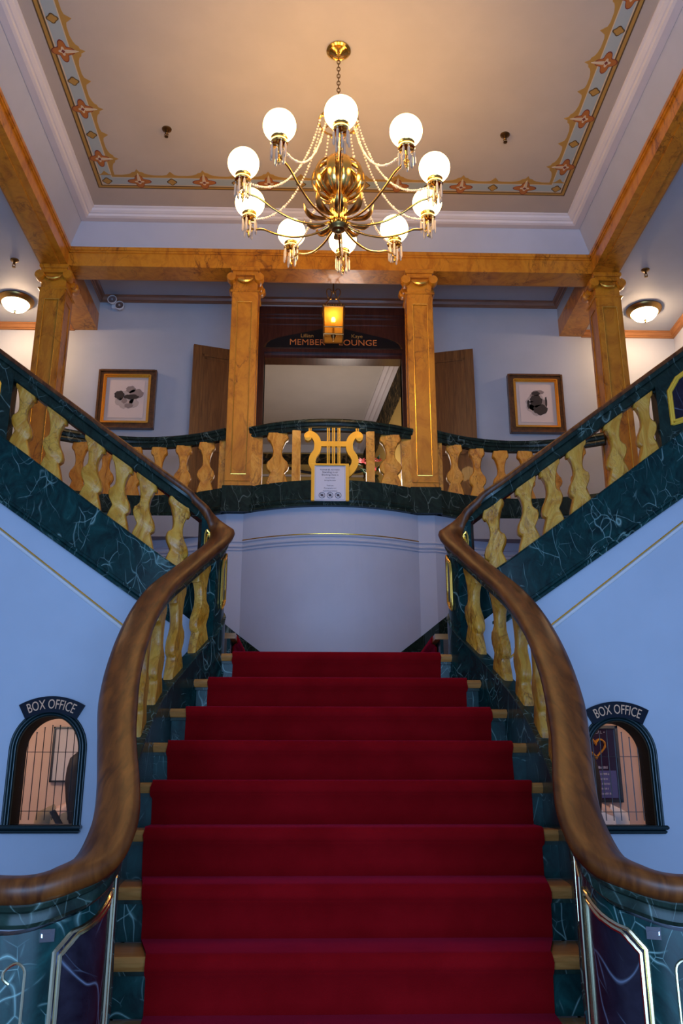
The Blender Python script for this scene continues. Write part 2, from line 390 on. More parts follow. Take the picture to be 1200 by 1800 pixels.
# white crown moulding round the coffer
crown = [(0, 0), (.105, 0), (.105, -.012), (.088, -.02), (.08, -.035), (.06, -.05), (.048, -.052), (.04, -.07), (.018, -.078), (-.04, -.075)]
mb = MB(); path = [(2.33, -2.3), (2.33, YC - .17), (-2.33, YC - .17), (-2.33, -2.3)]
rings = []
for i, (x, y) in enumerate(path):
    dx = -1 if x > 0 else 1; dy = -1 if y > 0 else 0
    rings.append([(x + dx * a, y + dy * a, CEIL + b) for a, b in crown])
mb.loft(rings); struct('trim_%d' % n, mb, 'white_trim'); n += 1
# painted border on the ceiling
BX, BY = 2.125, 6.855
def band(mb, d0, d1, t, mi):
    z0, z1 = CEIL - t, CEIL + .002
    mb.box((-BX + d0, BY - d1, z0), (BX - d0, BY - d0, z1), mi)
    for sx in (-1, 1):
        xa, xb = sorted((sx * (BX - d0), sx * (BX - d1))); mb.box((xa, -2.2, z0), (xb, BY - d1, z1), mi)
mb = MB()
band(mb, 0, .010, .002, 2); band(mb, .010, .034, .0015, 1); band(mb, .034, .046, .002, 2); band(mb, .046, .056, .0016, 4)
band(mb, .056, .148, .0015, 0); band(mb, .148, .156, .0016, 4); band(mb, .156, .182, .002, 1)
def blob(mb, u, v, fn, t, mi): 
    mb.prism(list(zip(u, v)), lambda a, b: (*fn(a, b), CEIL - t), lambda a, b: (*fn(a, b), CEIL + .001), mi)
def medallion(mb, fn, big):
    if big:
        for r0, r1, t, mi in ((.074, .022, .003, 5), (.066, .021, .004, 3), (.028, .010, .0055, 4), (.013, .002, .007, 5)):
            u = []; v = []
            for i in range(40):
                a = 2 * PI * i / 40; r = r0 + r1 * math.cos(4 * a); u.append(r * math.cos(a) * 1.12); v.append(.100 + r * math.sin(a) * .92)
            blob(mb, u, v, fn, t, mi)
        u = [-.15, -.09, -.06, -.045, -.02, 0, .02, .045, .06, .09, .15]; v = [.180, .192, .205, .222, .228, .262, .228, .222, .205, .192, .180]
        blob(mb, u + [.15, -.15], v + [.170, .170], fn, .0025, 1)
        u = [-.014, 0, .014, .009, -.009]; v = [.12, .22, .12, .19, .19]
        blob(mb, [-.016, -.008, 0, .008, .016], [.12, .19, .215, .19, .12], fn, .0075, 4)
    else:
        u = []; v = []
        for i in range(24):
            a = 2 * PI * i / 24; r = .040 + .006 * math.cos(4 * a); u.append(r * math.cos(a)); v.append(.100 + r * math.sin(a))
        blob(mb, u, v, fn, .004, 2); blob(mb, [x * .78 for x in u], [.1 + (y - .1) * .78 for y in v], fn, .005, 1)
        blob(mb, [-.09, -.035, 0, .035, .09], [.178, .190, .235, .190, .178], fn, .0025, 1)
k = 0
for i in range(-6, 7):
    big = (i % 2 == 0); medallion(mb, lambda a, b, c=i * .2893: (c + a, BY - b), big)
for sx in (-1, 1):
    y = BY - .10; j = 0
    while y > 1.5:
        medallion(mb, lambda a, b, c=y, s=sx: (s * (BX - b), c - a), j % 2 == 1) if j else medallion(mb, lambda a, b, s=sx: (s * (BX - .1) + a, BY - b), False)
        y -= .292; j += 1
struct('trim_%d' % n, mb, ['border_blue', 'border_gold', 'border_dark', 'border_orange', 'border_cream', 'border_red']); n += 1
# cornice woodwork of the bay and of the side ceilings
def cornice(pts, z, name, mt='cornice_wood', inward=None):
    prof = [(0, 0), (.06, 0), (.06, -.012), (.045, -.02), (.03, -.045), (.018, -.05), (.018, -.062), (0, -.066)]
    mb = MB(); rings = []
    for (x, y, ix, iy) in pts: rings.append([(x + ix * a, y + iy * a, z + b) for a, b in prof])
    mb.loft(rings); return struct(name, mb, mt)
cornice([(2.5, YC + .23, -1, 0), (2.5, YB, -1, -1), (-2.5, YB, 1, -1), (-2.5, YC + .23, 1, 0)], 6.685, 'trim_%d' % n, 'bay_cornice_wood'); n += 1
for sx in (-1, 1):
    cornice([(sx * 2.74, YB, 0, -1), (sx * 3.76, YB, -sx, -1), (sx * 3.76, -2.2, -sx, 0)], 6.335, 'trim_%d' % n); n += 1
# beams
def beam_profile(mb, p0, p1, inn):
    pass
mb = MB(); mb.box((-2.5, YC, ZB0), (2.5, YC + .22, ZB1))
mb.box((-2.5, YC - .022, ZB1 - .035), (2.5, YC, ZB1)); mb.box((-2.5, YC - .012, ZB1 - .055), (2.5, YC, ZB1 - .035))
mb.box((-2.5, YC - .006, ZB0), (2.5, YC, ZB0 + .07)); mb.box((-2.5, YC + .22, ZB0), (2.5, YC + .235, ZB0 + .02), 1)
struct('trim_%d' % n, mb, ['sienna_marble', 'cornice_wood']); n += 1
for sx in (-1, 1):
    mb = MB()
    def bx(a, b, y0, y1, z0, z1, mi=0):
        xa, xb = sorted((sx * a, sx * b)); mb.box((xa, y0, z0), (xb, y1, z1), mi)
    bx(2.5, 2.74, -2.3, YB - .001, ZB0, ZB1); bx(2.478, 2.5, -2.3, YC, ZB1 - .035, ZB1); bx(2.488, 2.5, -2.3, YC, ZB1 - .055, ZB1 - .035)
    bx(2.494, 2.5, -2.3, YC, ZB0, ZB0 + .07); bx(2.74, 2.752, -2.3, YB - .001, ZB0, ZB0 + .02, 1)
    bx(2.56, 2.68, -2.2, YC, ZB0 - .008, ZB0)
    struct('trim_%d' % n, mb, ['sienna_marble', 'cornice_wood']); n += 1

# ------------------------------------------------------------------ lounge doorway
DX0, DX1, DZ = -.70, .77, 5.99
mb = MB(); y0 = YB - .035
mb.box((DX0 - .085, y0, UP), (DX0, YB + .15, 6.47)); mb.box((DX1, y0, UP), (DX1 + .085, YB + .15, 6.47))
mb.box((DX0, y0, 6.055), (DX1, YB, 6.47)); mb.box((DX0 - .10, y0 - .035, 6.47), (DX1 + .10, YB, 6.56)); mb.box((DX0 - .085, y0 - .02, 6.44), (DX1 + .085, YB, 6.47))
mb.box((DX0, y0 - .02, 6.02), (DX1, YB + .02, 6.058)); mb.box((DX0, y0 + .02, DZ - .02), (DX1, YB + .15, 6.02)); mb.box((DX0 - .085, y0 - .012, 6.36), (DX1 + .085, y0, 6.38))
struct('trim_%d' % n, mb, 'dark_casing'); n += 1
def leaf(name, hx, hy, ex, ey, label):
    L = math.hypot(ex - hx, ey - hy); ux, uy = (ex - hx) / L, (ey - hy) / L; nx, ny = uy, -ux
    if ny > 0: nx, ny = -nx, -ny
    m = MB(); z0, z1 = UP, DZ - .01
    m.box((0, -.02, z0), (L, .02, z1))
    for a, b, c, d in ((.09, L - .09, z1 - 1.05, z1 - .1), (.09, L - .09, z0 + .12, z1 - 1.15)):
        for e, t in ((0, .028), (.03, .022)): m.box((a + e, -t, c + e), (b - e, t, c + e + .025)); m.box((a + e, -t, d - e - .025), (b - e, t, d - e)); m.box((a + e, -t, c + e), (a + e + .025, t, d - e)); m.box((b - e - .025, -t, c + e), (b - e, t, d - e))
    T = lambda v: (hx + ux * v.x + nx * (-v.y), hy + uy * v.x + ny * (-v.y), v.z)
    o = struct(name, m.tf(T), 'door_wood'); o['label'] = label
    for zz in (z1 - .28, z0 + .9, z0 + .25):
        h = MB().lathe([(.008, -.05), (.011, -.045), (.011, .045), (.008, .05)], (L - .004, -.024, zz), 8)
        build('hinge_pin', h.tf(T), 'brass', o).location = Vector(o.location) * -1
leaf('door_1', -.80, 8.53, -1.42, 8.34, 'open wooden door leaf left of the lounge doorway')
leaf('door_2', .87, 8.53, 1.50, 8.36, 'open wooden door leaf right of the lounge doorway')
# lounge room beyond
mb = MB()
mb.box((-2.2, 12.4, UP), (2.4, 12.5, 6.95)); mb.box((-2.3, YB + .15, UP), (-2.2, 12.5, 6.95))
struct('wall_lounge', mb, 'ochre_paint')
mb = MB(); A = (.93, YB + .15); B = (.56, 12.4)
mb.prism([(A[0], A[1]), (B[0], B[1]), (B[0] + 1.0, B[1]), (A[0] + .8, A[1])], lambda u, v: (u, v, UP), lambda u, v: (u, v, 6.95))
struct('wall_lounge_right', mb, 'ochre_paint')
struct('ceiling_lounge', MB().box((-2.3, YB + .15, 6.50), (2.4, 12.5, 6.58)), 'lounge_paint')
struct('floor_lounge', MB().box((-2.3, YB, UP - .1), (2.4, 12.5, UP)), 'door_wood')
mb = MB(); dx, dy = B[0] - A[0], B[1] - A[1]
for a, b, z0, z1 in ((0, .15, 6.47, 6.50), (0, .10, 6.43, 6.47), (0, .055, 6.39, 6.43)):
    mb.prism([(A[0] - b, A[1]), (B[0] - b, B[1]), (B[0], B[1]), (A[0], A[1])], lambda u, v: (u, v, z0), lambda u, v: (u, v, z1))
struct('trim_%d' % n, mb, 'white_trim'); n += 1
mb = MB(); mb.prism([(A[0] - .008, A[1]), (B[0] - .008, B[1]), (B[0], B[1]), (A[0], A[1])], lambda u, v: (u, v, 5.98), lambda u, v: (u, v, 6.39))
mb.box((-2.2, 12.38, 6.20), (.56, 12.4, 6.36)); struct('trim_%d' % n, mb, 'frieze_paper'); n += 1
mb = MB(); mb.box((-2.2, 12.36, 6.38), (.56, 12.4, 6.50)); mb.box((-2.2, 12.37, 6.0), (.56, 12.4, 6.03), 0); struct('trim_%d' % n, mb, 'lounge_paint'); n += 1
struct('trim_%d' % n, MB().box((-2.2, 12.34, 5.55), (.58, 12.4, 5.80)), 'frame_wood'); n += 1
pts = [(-1.15 + 2.2 * i / 24, 12.0, 6.22 - .32 * (1 - ((i - 12) / 12) ** 2)) for i in range(25)]
pts = [(p[0] + .1, p[1], p[2]) for p in pts]
tag(build('draped_swag', MB().tube(pts, .028, 8, flat=.6), 'black_cloth', smooth=True), 'black swag hanging in a shallow curve inside the lounge', 'swag')
fr = empty('flower_arrangement', (.52, 9.6, 4.70), 'red and green flower arrangement just inside the lounge doorway', 'flowers')
m1, m2, m3 = MB(), MB(), MB()
random.seed(3)
m3.lathe([(.05, 4.70), (.08, 4.78), (.09, 4.88), (.06, 4.98), (.07, 5.0)], (.52, 9.6, 0), 14)
for i in range(26):
    a = random.random() * 2 * PI; r = .04 + .13 * random.random(); z = 5.0 + .16 * random.random()
    c = Vector((.52 + r * math.cos(a), 9.6 + r * math.sin(a), z)); d = Vector((math.cos(a), math.sin(a), .5)).normalized(); s = d.cross(Vector((0, 0, 1))).normalized()
    if i % 2: m1.add([c, c + d * .05 + s * .02, c + d * .11, c + d * .05 - s * .02, c + d * .05 + Vector((0, 0, .012))], [(0, 1, 4), (1, 2, 4), (2, 3, 4), (3, 0, 4)])
    else:
        m2 = MB()
        for q in range(6):
            b = q * PI / 3; t = Vector((math.cos(b), math.sin(b), .35)); u = Vector((-math.sin(b), math.cos(b), 0))
            m2.add([c + Vector((0, 0, .05)), c + Vector((0, 0, .05)) + t * .03 + u * .014, c + Vector((0, 0, .05)) + t * .06, c + Vector((0, 0, .05)) + t * .03 - u * .014], [(0, 1, 2, 3)])
        build('flower', m2, 'flower_red', fr)
build('foliage', m1, 'leaf_green', fr); build('vase', m3, 'dark_green_marble', fr, smooth=True)
tag(build('flower_table', MB().lathe([(.20, UP), (.20, UP + .03), (.03, UP + .06), (.03, 4.64), (.05, 4.66), (.2, 4.67), (.21, 4.685), (.2, 4.70)], (.52, 9.6, 0), 24), 'door_wood', smooth=True), 'small round wooden stand under the lounge flowers', 'table')

# ================================================================== STAIRS
T, R = .272, .175
Z0, Y0 = LAND, 4.94
RP = [(1.12, 2.56, 1.29), (1.0, 2.44, 1.29), (.84, 2.345, 1.289), (.77, 2.35, 1.292), (.715, 2.375, 1.31), (.665, 2.42, 1.335), (.64, 2.49, 1.38), (.642, 2.60, 1.45),
      (.672, 2.745, 1.543), (.737, 2.98, 1.692), (.79, 3.20, 1.828), (.834, 3.45, 1.985), (.858, 3.70, 2.150), (.872, 4.02, 2.337), (.859, 4.33, 2.513), (.81, 4.57, 2.656),
      (.75, 4.75, 2.785), (.693, 4.88, 2.890), (.668, 4.97, 2.968), (.68, 5.035, 3.03), (.74, 5.06, 3.105), (.84, 5.03, 3.19), (1.0, 4.97, 3.315), (1.5, 4.97, 3.69), (2.2, 4.97, 4.215), (3.3, 4.97, 5.04)]
def drop(fi): return .54 - .03 * min(1, max(0, (fi - 17) / 3))   # rail top to stringer top
NS = 10
def rail_path(sx):
    g = .036 if sx < 0 else .0
    return catmull([(sx * x - g * min(1, max(0, (10.5 - i) / 3)), y, z) for i, (x, y, z) in enumerate(RP)], NS)
def hand_path(sx):
    """the handrail's own line: swings a little off the stringer on the lower half"""
    out = []
    for i, (x, y, z) in enumerate(RP):
        dz = .026 if i <= 7 else max(0, .026 * (1 - (i - 7) / 5)); dx = .016 if i <= 14 else max(0, .016 * (1 - (i - 14) / 3))
        out.append((sx * x - dx, y, z + dz))
    return catmull(out, NS)
def halfw(y):
    pts = [(p[0], p[1]) for p in RP[5:19]]
    if y <= pts[0][1]: return pts[0][0]
    for (xa, ya), (xb, yb) in zip(pts, pts[1:]):
        if ya <= y <= yb: return xa + (xb - xa) * (y - ya) / (yb - ya)
    return pts[-1][0]
WD = [.635, .752, .828, .862, .865, .845, .795, .725, .665, .645]
CW = [.576, .671, .738, .773, .79, .752, .698, .625, .60, .60]
CW = [.576, .671, .738, .773, .785, .755, .70, .628, .60, .60]
st = empty('staircase', (0, Y0, FL), 'central flight of oak treads and teal marble risers rising to the landing', 'staircase')
for k in range(13):
    y = Y0 - k * T; z = Z0 - k * R; wdt = WD[k] if k < len(WD) else 1.05 + .06 * (k - 10)
    if k >= 9: wdt = .62
    w2 = WD[k + 1] if k + 1 < len(WD) else wdt
    wdt = min(wdt + .0, wdt)
    yb = y + T + .01 if k else y + .5
    m = MB(); th = .042
    # nosed board
    prof = [(y, z - .010), (y - .004, z - .017), (y, z - .030), (y + .010, z - th), (yb, z - th), (yb, z), (y + .012, z), (y + .004, z - .003)]
    wb = WD[k - 1] if 0 < k < len(WD) else wdt
    if k == 0: m.loft([[(s * (wdt + .02), a, b) for a, b in prof] for s in (-1, 1)])
    else:
        m.loft([[(s * ((wdt + .03) if i not in (4, 5) else (min(wb, .9) + .0)), a, b) for i, (a, b) in enumerate(prof)] for s in (-1, 1)])
    build('tread', m, 'oak', st, smooth=True)
    ww = wdt + .01
    build('riser', MB().box((-ww, y + .03, z - R), (ww, y + .05, z - th)), 'green_marble', st)
    build('nosing_moulding', MB().box((-ww, y + .018, z - th - .014), (ww, y + .03, z - th)), 'dark_green_marble', st)
build('landing', MB().box((-.60, Y0 + .4, LAND - .12), (.60, YC + .0, LAND - .001)), 'oak', st)
# side landing parts under the winders
# carpet runner of the centre flight
m = MB(); prof = []; tk = .011
for k in range(12, -1, -1):
    y = Y0 - k * T; z = Z0 - k * R; h = CW[k] if k < len(CW) else .60
    hb = CW[k - 1] if 0 < k <= len(CW) else h
    prof += [(y + .026 - tk, z - R + tk, h, 0), (y + .022 - tk, z - .055, h, 0), (y - .004 - tk, z - .040, h, 0), (y - .008 - tk, z - .018, h, 0), (y - .003, z - .002 + tk * .6, h, 0), (y + .012, z + tk, h, 0)]
prof.append((6.2, LAND + tk, CW[0], 0))
rings = []
random.seed(11)
for i, (y, z, h, _) in enumerate(prof):
    a = random.uniform(-.004, .004)
    rings.append([(-h + a, y, z), (h + a, y, z), (h + a, y + tk * .8, z - tk), (-h + a, y + tk * .8, z - tk)])
m.loft(rings)
tag(build('carpet_runner', m, 'red_carpet', smooth=True, angle=60), 'red carpet runner falling down the steps of the central flight', 'carpet')
# upper flights
UR, UT = .181, .243
def unose(i): return (.60 + UT * i, LAND + UR * (i + 1))
for sx, nm in ((-1, 'left'), (1, 'right')):
    uf = empty('upper_staircase', (sx * 1.8, 6.2, LAND), 'upper flight of steps climbing %s from the landing behind the balustrade' % nm, 'staircase')
    cm = MB(); prof = []
    for i in range(8):
        x, z = unose(i)
        def B3(a, b, y0, y1, z0, z1, m): xa, xb = sorted((sx * a, sx * b)); m.box((xa, y0, z0), (xb, y1, z1))
        m = MB(); ys = 5.03 + max(0, .30 - .12 * i); B3(x, x + UT + .03, ys, plan(x) - .016, z - .034, z, m); build('tread', m, 'oak', uf)
        m = MB(); B3(x + .03, x + .05, ys, plan(x) - .016, z - UR, z - .034, m); build('riser', m, 'green_marble', uf)
        prof += [(x + .018, z - UR + .012), (x + .016, z - .05), (x - .010, z - .036), (x - .012, z - .012), (x, z + .008), (x + .012, z + .011)]
    rings = [[(sx * a, 5.45, b), (sx * a, 7.14, b), (sx * (a + .01), 7.14, b - .011), (sx * (a + .01), 5.45, b - .011)] for a, b in prof]
    cm.loft(rings)
    tag(build('carpet_runner', cm, 'red_carpet', smooth=True, angle=60), 'red carpet runner climbing the upper steps to the %s' % nm, 'carpet')
    # skirting following the flight on the bow wall
    m = MB(); rings = []
    for i in range(41):
        x = .36 + (2.8 - .36) * i / 40; zt = max(LAND + .17, 2.646 + .80 * (x - .60) if x < 1.0 else 2.966 + .745 * (x - 1.0)); y = plan(x)
        rings.append([(sx * x, y - .016, LAND - .05 if x < .7 else zt - .45), (sx * x, y, LAND - .05 if x < .7 else zt - .45), (sx * x, y, zt), (sx * x, y - .016, zt)])
    m.loft(rings)
    tag(build('baseboard_' + nm, m, 'dark_green_marble'), kind='structure')

# ------------------------------------------------------------------ balusters
BPROF = [(0, .44), (.10, .50), (.135, .47), (.155, .38), (.20, .32), (.28, .24), (.38, .20), (.46, .225), (.52, .33), (.57, .46), (.64, .52), (.70, .485), (.745, .38), (.775, .315), (.81, .345), (.88, .42), (.95, .48), (1, .50)]
def baluster(mb, x, y, zt, zb, u, slope, W=.125, Th=.062, stretch=None, wob=0.0):
    """sawn vase baluster standing at (x, y); zt/zb are rail soffit and stringer top at its centre; edges raked by slope"""
    H = zt - zb; ux, uy = u; nx, ny = -uy, ux
    L = [(-hw * W * (1 + wob * math.sin(t * 9)), zt - H * t, ) for t, hw in BPROF]; Rr = [(hw * W * (1 - wob * math.cos(t * 8)), zt - H * t) for t, hw in BPROF]
    # rake: cutouts on the uphill side sit higher
    k = len(L); rings = []
    for off, ins in ((-Th / 2, .007), (-Th / 2 + .007, 0), (Th / 2 - .007, 0), (Th / 2, .007)):
        rg = []
        for a, z in L: rg.append((a + ins, z))
        for a, z in reversed(Rr): rg.append((a - ins, z))
        rings.append([(x + ux * a + nx * off, y + uy * a + ny * off, z + slope * a) for a, z in rg])
    n0 = 2 * k; vs = [p for r in rings for p in r]; fs = []
    for i in range(3):
        for q in range(n0): r = (q + 1) % n0; fs.append((i * n0 + q, i * n0 + r, (i + 1) * n0 + r, (i + 1) * n0 + q))
    for base in (0, 3 * n0):
        for q in range(k - 1): fs.append((base + q, base + q + 1, base + n0 - 2 - q, base + n0 - 1 - q))
    mb.add(vs, fs); return mb

# ------------------------------------------------------------------ stair balustrades
rail_prof = [(-.062, -.030), (-.057, -.012), (-.038, -.002), (0, .003), (.038, -.002), (.057, -.012), (.062, -.030), (.054, -.048), (.042, -.060), (-.042, -.060), (-.054, -.048)]
sub_prof = [(-.040, -.052), (.040, -.052), (.044, -.064), (.040, -.074), (.030, -.080), (.034, -.092), (.034, -.104), (.026, -.114), (-.026, -.114), (-.034, -.104), (-.034, -.092), (-.030, -.080), (-.040, -.074), (-.044, -.064)]
def framework(path, sx):
    k = len(path); d = [0]
    for a, b in zip(path, path[1:]): d.append(d[-1] + (Vector((b.x, b.y, 0)) - Vector((a.x, a.y, 0))).length)
    def ev(s):
        i = 0
        while i < k - 2 and d[i + 1] < s: i += 1
        t = (s - d[i]) / max(d[i + 1] - d[i], 1e-6); p = path[i].lerp(path[i + 1], t)
        q0 = path[max(i - 1, 0)]; q1 = path[min(i + 2, k - 1)]; h = Vector((q1.x - q0.x, q1.y - q0.y, 0)); hl = h.length; h.normalize()
        return p, h, (q1.z - q0.z) / hl
    return d, ev
for sx, nm in ((-1, 'left'), (1, 'right')):
    path = rail_path(sx); d, ev = framework(path, sx)
    S_ = lambda idx: d[int(round(idx * NS))]
    root = empty('stair_balustrade', (sx * .86, 3.8, FL), 'sweeping S-curved balustrade on the %s of the central flight, mahogany rail over marble' % nm, 'balustrade')
    hp = hand_path(sx); bl = [min(1, max(0, (i / NS - 20.5) / 2.5)) for i in range(len(hp))]; wl = [1 + .10 * min(1, max(0, i / NS - 9)) * min(1, max(0, 22 - i / NS)) + .08 * max(0, 1 - abs(i / NS - 18.7) / 2.5) for i in range(len(hp))]
    def vsweep(prof, fn, plumb):
        rings = []; kk = len(hp)
        for i, p in enumerate(hp):
            Tn = hp[min(i + 1, kk - 1)] - hp[max(i - 1, 0)]; hh = Vector((Tn.x, Tn.y, 0)).normalized(); N = Vector((-hh.y, hh.x, 0)); Up = Vector((0, 0, 1)) if plumb else Tn.normalized().cross(N)
            if Up.z < 0: Up = -Up
            rings.append([p + N * fn(a, b, bl[i])[0] * wl[i] + Up * fn(a, b, bl[i])[1] for a, b in prof])
        return MB().loft(rings)
    build('handrail', vsweep(rail_prof, lambda a, b, t: (a * (1 - .12 * t), b * (1 - .42 * t)), False), 'rail_wood', root, smooth=True, angle=60)
    build('rail_moulding', vsweep(sub_prof, lambda a, b, t: (a * (1 + .18 * t), b + t * (.022 if b > -.07 else (.008 if b > -.1 else -.022))), True), 'dark_green_marble', root, smooth=True, angle=30)
    def offs(fi):   # stringer offsets: towards the stair centre / away from it
        t = min(1, max(0, (fi - 18) / 3)); return .034 + .021 * t, .046 + .009 * t
    # inner side of the path (towards the stair centre / the hall)
    inner = 1 if sx > 0 else -1     # N = left of travel
    # stringer: variable height band
    m = MB(); rings = []; m2 = MB(); rings2 = []
    i0 = int(7.5 * NS)
    for i in range(i0, len(path)):
        p, h, sl = ev(d[i] + 1e-5); N = Vector((-h.y, h.x, 0))
        upx = max(0.0, abs(p.x) - .70) if p.y > 4.9 else 0
        top = p.z - drop(i / NS) - .010 * upx
        if p.y < 4.93: bot = p.z - .70 - .30 - .16
        else: bot = top - .33 - .05 * max(0, abs(p.x) - .8)
        if p.y < 4.93 and p.y > 4.6: bot = p.z - 1.16 + (p.y - 4.6) / .33 * .34
        bot = max(bot, FL)
        f = 1 if sx > 0 else -1; oi, oo = offs(i / NS); cc = (oi - oo) / 2; hwd = (oi + oo) / 2 / .055
        pr = [(-.055, top - .012), (-.060, top - .006), (-.055, top), (.055, top), (.060, top - .006), (.055, top - .012), (.055, bot + .05), (.066, bot + .046), (.066, bot + .030), (.058, bot + .026), (.062, bot + .018), (.062, bot), (-.062, bot), (-.062, bot + .018), (-.058, bot + .026), (-.066, bot + .030), (-.066, bot + .046), (-.055, bot + .05)]
        rings.append([Vector((p.x, p.y, 0)) + N * (a * hwd + f * cc) + Vector((0, 0, b)) for a, b in pr])
    m.loft(rings); build('stringer', m, 'green_marble', root, smooth=True, angle=30)
    # cap bead on the stringer
    # spandrel down to the floor
    m = MB(); rings = []
    for i in range(i0, int(17.3 * NS)):
        p, h, sl = ev(d[i] + 1e-5); N = Vector((-h.y, h.x, 0)); zt = max(p.z - 1.12, FL + .01)
        rings.append([Vector((p.x, p.y, 0)) + N * a + Vector((0, 0, b)) for a, b in ((-.04, FL), (.04, FL), (.04, zt), (-.04, zt))])
    m.loft(rings); struct('wall_%s_spandrel' % nm, m, 'wall_paint')
    # solid panels
    def solid(name, ia, ib, ztop, zbot, mt, half=.050):
        m = MB(); rings = []
        for i in range(int(ia * NS), int(ib * NS) + 1):
            p, h, sl = ev(d[i] + 1e-5); N = Vector((-h.y, h.x, 0)); a0 = ztop(p); b0 = zbot(p)
            f = 1 if sx > 0 else -1; oi, oo = offs(i / NS); cc = (oi - oo) / 2; h2 = (oi + oo) / 2 - (.055 - half)
            rings.append([Vector((p.x, p.y, 0)) + N * (a * h2 + f * cc) + Vector((0, 0, b)) for a, b in ((-1, b0), (1, b0), (1, a0), (-1, a0))])
        m.loft(rings); return build(name, m, mt, root, smooth=True, angle=30)
    def frame(ia, ib, poly, off, parent, r=.006, mt='pale_brass', double=True, name='brass_frame'):
        """poly: (fraction along ia..ib, z relative to the rail) closed"""
        m = MB(); sa, sb = S_(ia), S_(ib); N_in = inner * -1 if False else 1
        for rr, inset in (((r, 0), (r, 1)) if double else ((r, 0),)):
            cx = sum(p[0] for p in poly) / len(poly); cz = sum(p[1] for p in poly) / len(poly)
            pts = []
            for j in range(len(poly)):
                (f0, z0), (f1, z1) = poly[j], poly[(j + 1) % len(poly)]
                for q in range(8):
                    t = q / 8; f = f0 + (f1 - f0) * t; z = z0 + (z1 - z0) * t
                    L = abs(sb - sa)
                    if inset: ddx = (cx - f) * L; ddz = cz - z; g = .013; f += math.copysign(min(g, abs(ddx)), ddx) / L; z += math.copysign(min(g, abs(ddz)), ddz)
                    p, h, sl = ev(sa + (sb - sa) * f); N = Vector((-h.y, h.x, 0))
                    pts.append(Vector((p.x, p.y, p.z + z)) + N * off * side)
            m.tube(pts, rr, 6, loop=True)
        return build(name, m, mt, parent, smooth=True)
    # which sign of N points to the stair centre?
    pq, hq, _ = ev(S_(9)); Nq = Vector((-hq.y, hq.x, 0)); side = 1 if (Nq.x * -sx) > 0 else -1
    def inlay(ia, ib, poly, off, parent, mt, name='marble_inlay'):
        """slab clipped between the poly's lower and upper edge along the path"""
        m = MB(); sa, sb = S_(ia), S_(ib); fs_ = sorted(p[0] for p in poly); f0, f1 = fs_[0], fs_[-1]; rings = []
        for q in range(25):
            f = f0 + (f1 - f0) * min(max(q / 24, .002), .998); zs = []
            for j in range(len(poly)):
                (a, za), (b, zb) = poly[j], poly[(j + 1) % len(poly)]
                if (a - f) * (b - f) <= 0 and abs(a - b) > 1e-6: zs.append(za + (zb - za) * (f - a) / (b - a))
            p, h, sl = ev(sa + (sb - sa) * f); N = Vector((-h.y, h.x, 0)) * side
            lo, hi = min(zs), max(zs)
            rings.append([Vector((p.x, p.y, p.z)) + N * a + Vector((0, 0, b)) for a, b in ((off - math.copysign(.006, off), lo), (off, lo), (off, hi), (off - math.copysign(.006, off), hi))])
        m.loft(rings); return build(name, m, mt, parent, smooth=True, angle=20)
    ped = solid('pedestal', 0, 9.0, lambda p: p.z - .10, lambda p: FL, 'green_marble', .050)
    P2 = [(.0, -1.05), (.0, -.165), (.18, -.135), (1.0, -.150), (1.0, -.95), (.85, -1.05)]
    inlay(4.1, 6.55, P2, .0305, ped, 'purple_marble'); frame(4.1, 6.55, P2, .032, ped, .0058)
    P1 = [(.0, -.85), (.0, -.16), (1.0, -.16), (1.0, -.62)]
    inlay(7.0, 8.9, P1, .0305, ped, 'purple_marble'); frame(7.0, 8.9, P1, .031, ped, .004, double=False)
    # brass crook on the end post
    m = MB(); pts = []
    for t, z in [(0, -.95), (0, -.6), (0, -.3), (0, -.215)]: pts.append((t, z))
    for a in range(0, 250, 18): pts.append((.022 * math.cos(math.radians(a)) - .022, -.195 + .024 * math.sin(math.radians(a))))
    q3 = []
    s0 = S_(3.15)
    for t, z in pts:
        p, h, sl = ev(s0 + t); N = Vector((-h.y, h.x, 0)) * side; q3.append(Vector((p.x, p.y, 1.30 + z)) + N * .032)
    build('brass_crook', m.tube(q3, .0035, 6), 'pale_brass', ped, smooth=True)
    # raised cap strip and end-post pilaster edge
    p, h, sl = ev(S_(3.75)); N = Vector((-h.y, h.x, 0)) * side
    m = MB(); c = Vector((p.x, p.y, 1.185)) + N * .028
    for a0, a1, z0, z1, dd in ((-.017, .017, -.014, .014, .006), (-.013, .013, -.004, .004, .012)):
        m.prism([(a0, z0), (a1, z0), (a1, z1), (a0, z1)], lambda u, v: c + h * u + Vector((0, 0, v)), lambda u, v: c + h * u + Vector((0, 0, v)) + N * dd)
    build('rope_eye_plate', m, 'chrome', ped)
    # newel panel at the turn
    nw = solid('newel_panel', 16.85, 20.75, lambda p: p.z - .10, lambda p: p.z - .55, 'green_marble', .045)
    Pn = [(0, -.40), (0, -.19), (.12, -.155), (.88, -.155), (1, -.19), (1, -.40), (.88, -.435), (.12, -.435)]
    frame(17.4, 18.5, Pn, .031, nw, .006, 'gilt'); frame(19.7, 20.5, Pn, -.056, nw, .006, 'gilt')
    inlay(17.45, 18.45, Pn, .0285, nw, 'purple_marble')
    # upper solid panel at the frame's edge
    up = solid('upper_panel', 23.76, 25, lambda p: p.z - .10, lambda p: p.z - .53, 'dark_green_marble', .042)
    Pu = [(0, -.44), (0, -.22), (.10, -.17), (.9, -.17), (1, -.22), (1, -.44), (.9, -.475), (.10, -.465)]
    frame(23.79, 24.4, Pu, -.046, up, .010, 'gold_paint'); inlay(23.8, 24.39, Pu, -.044, up, 'purple_marble')
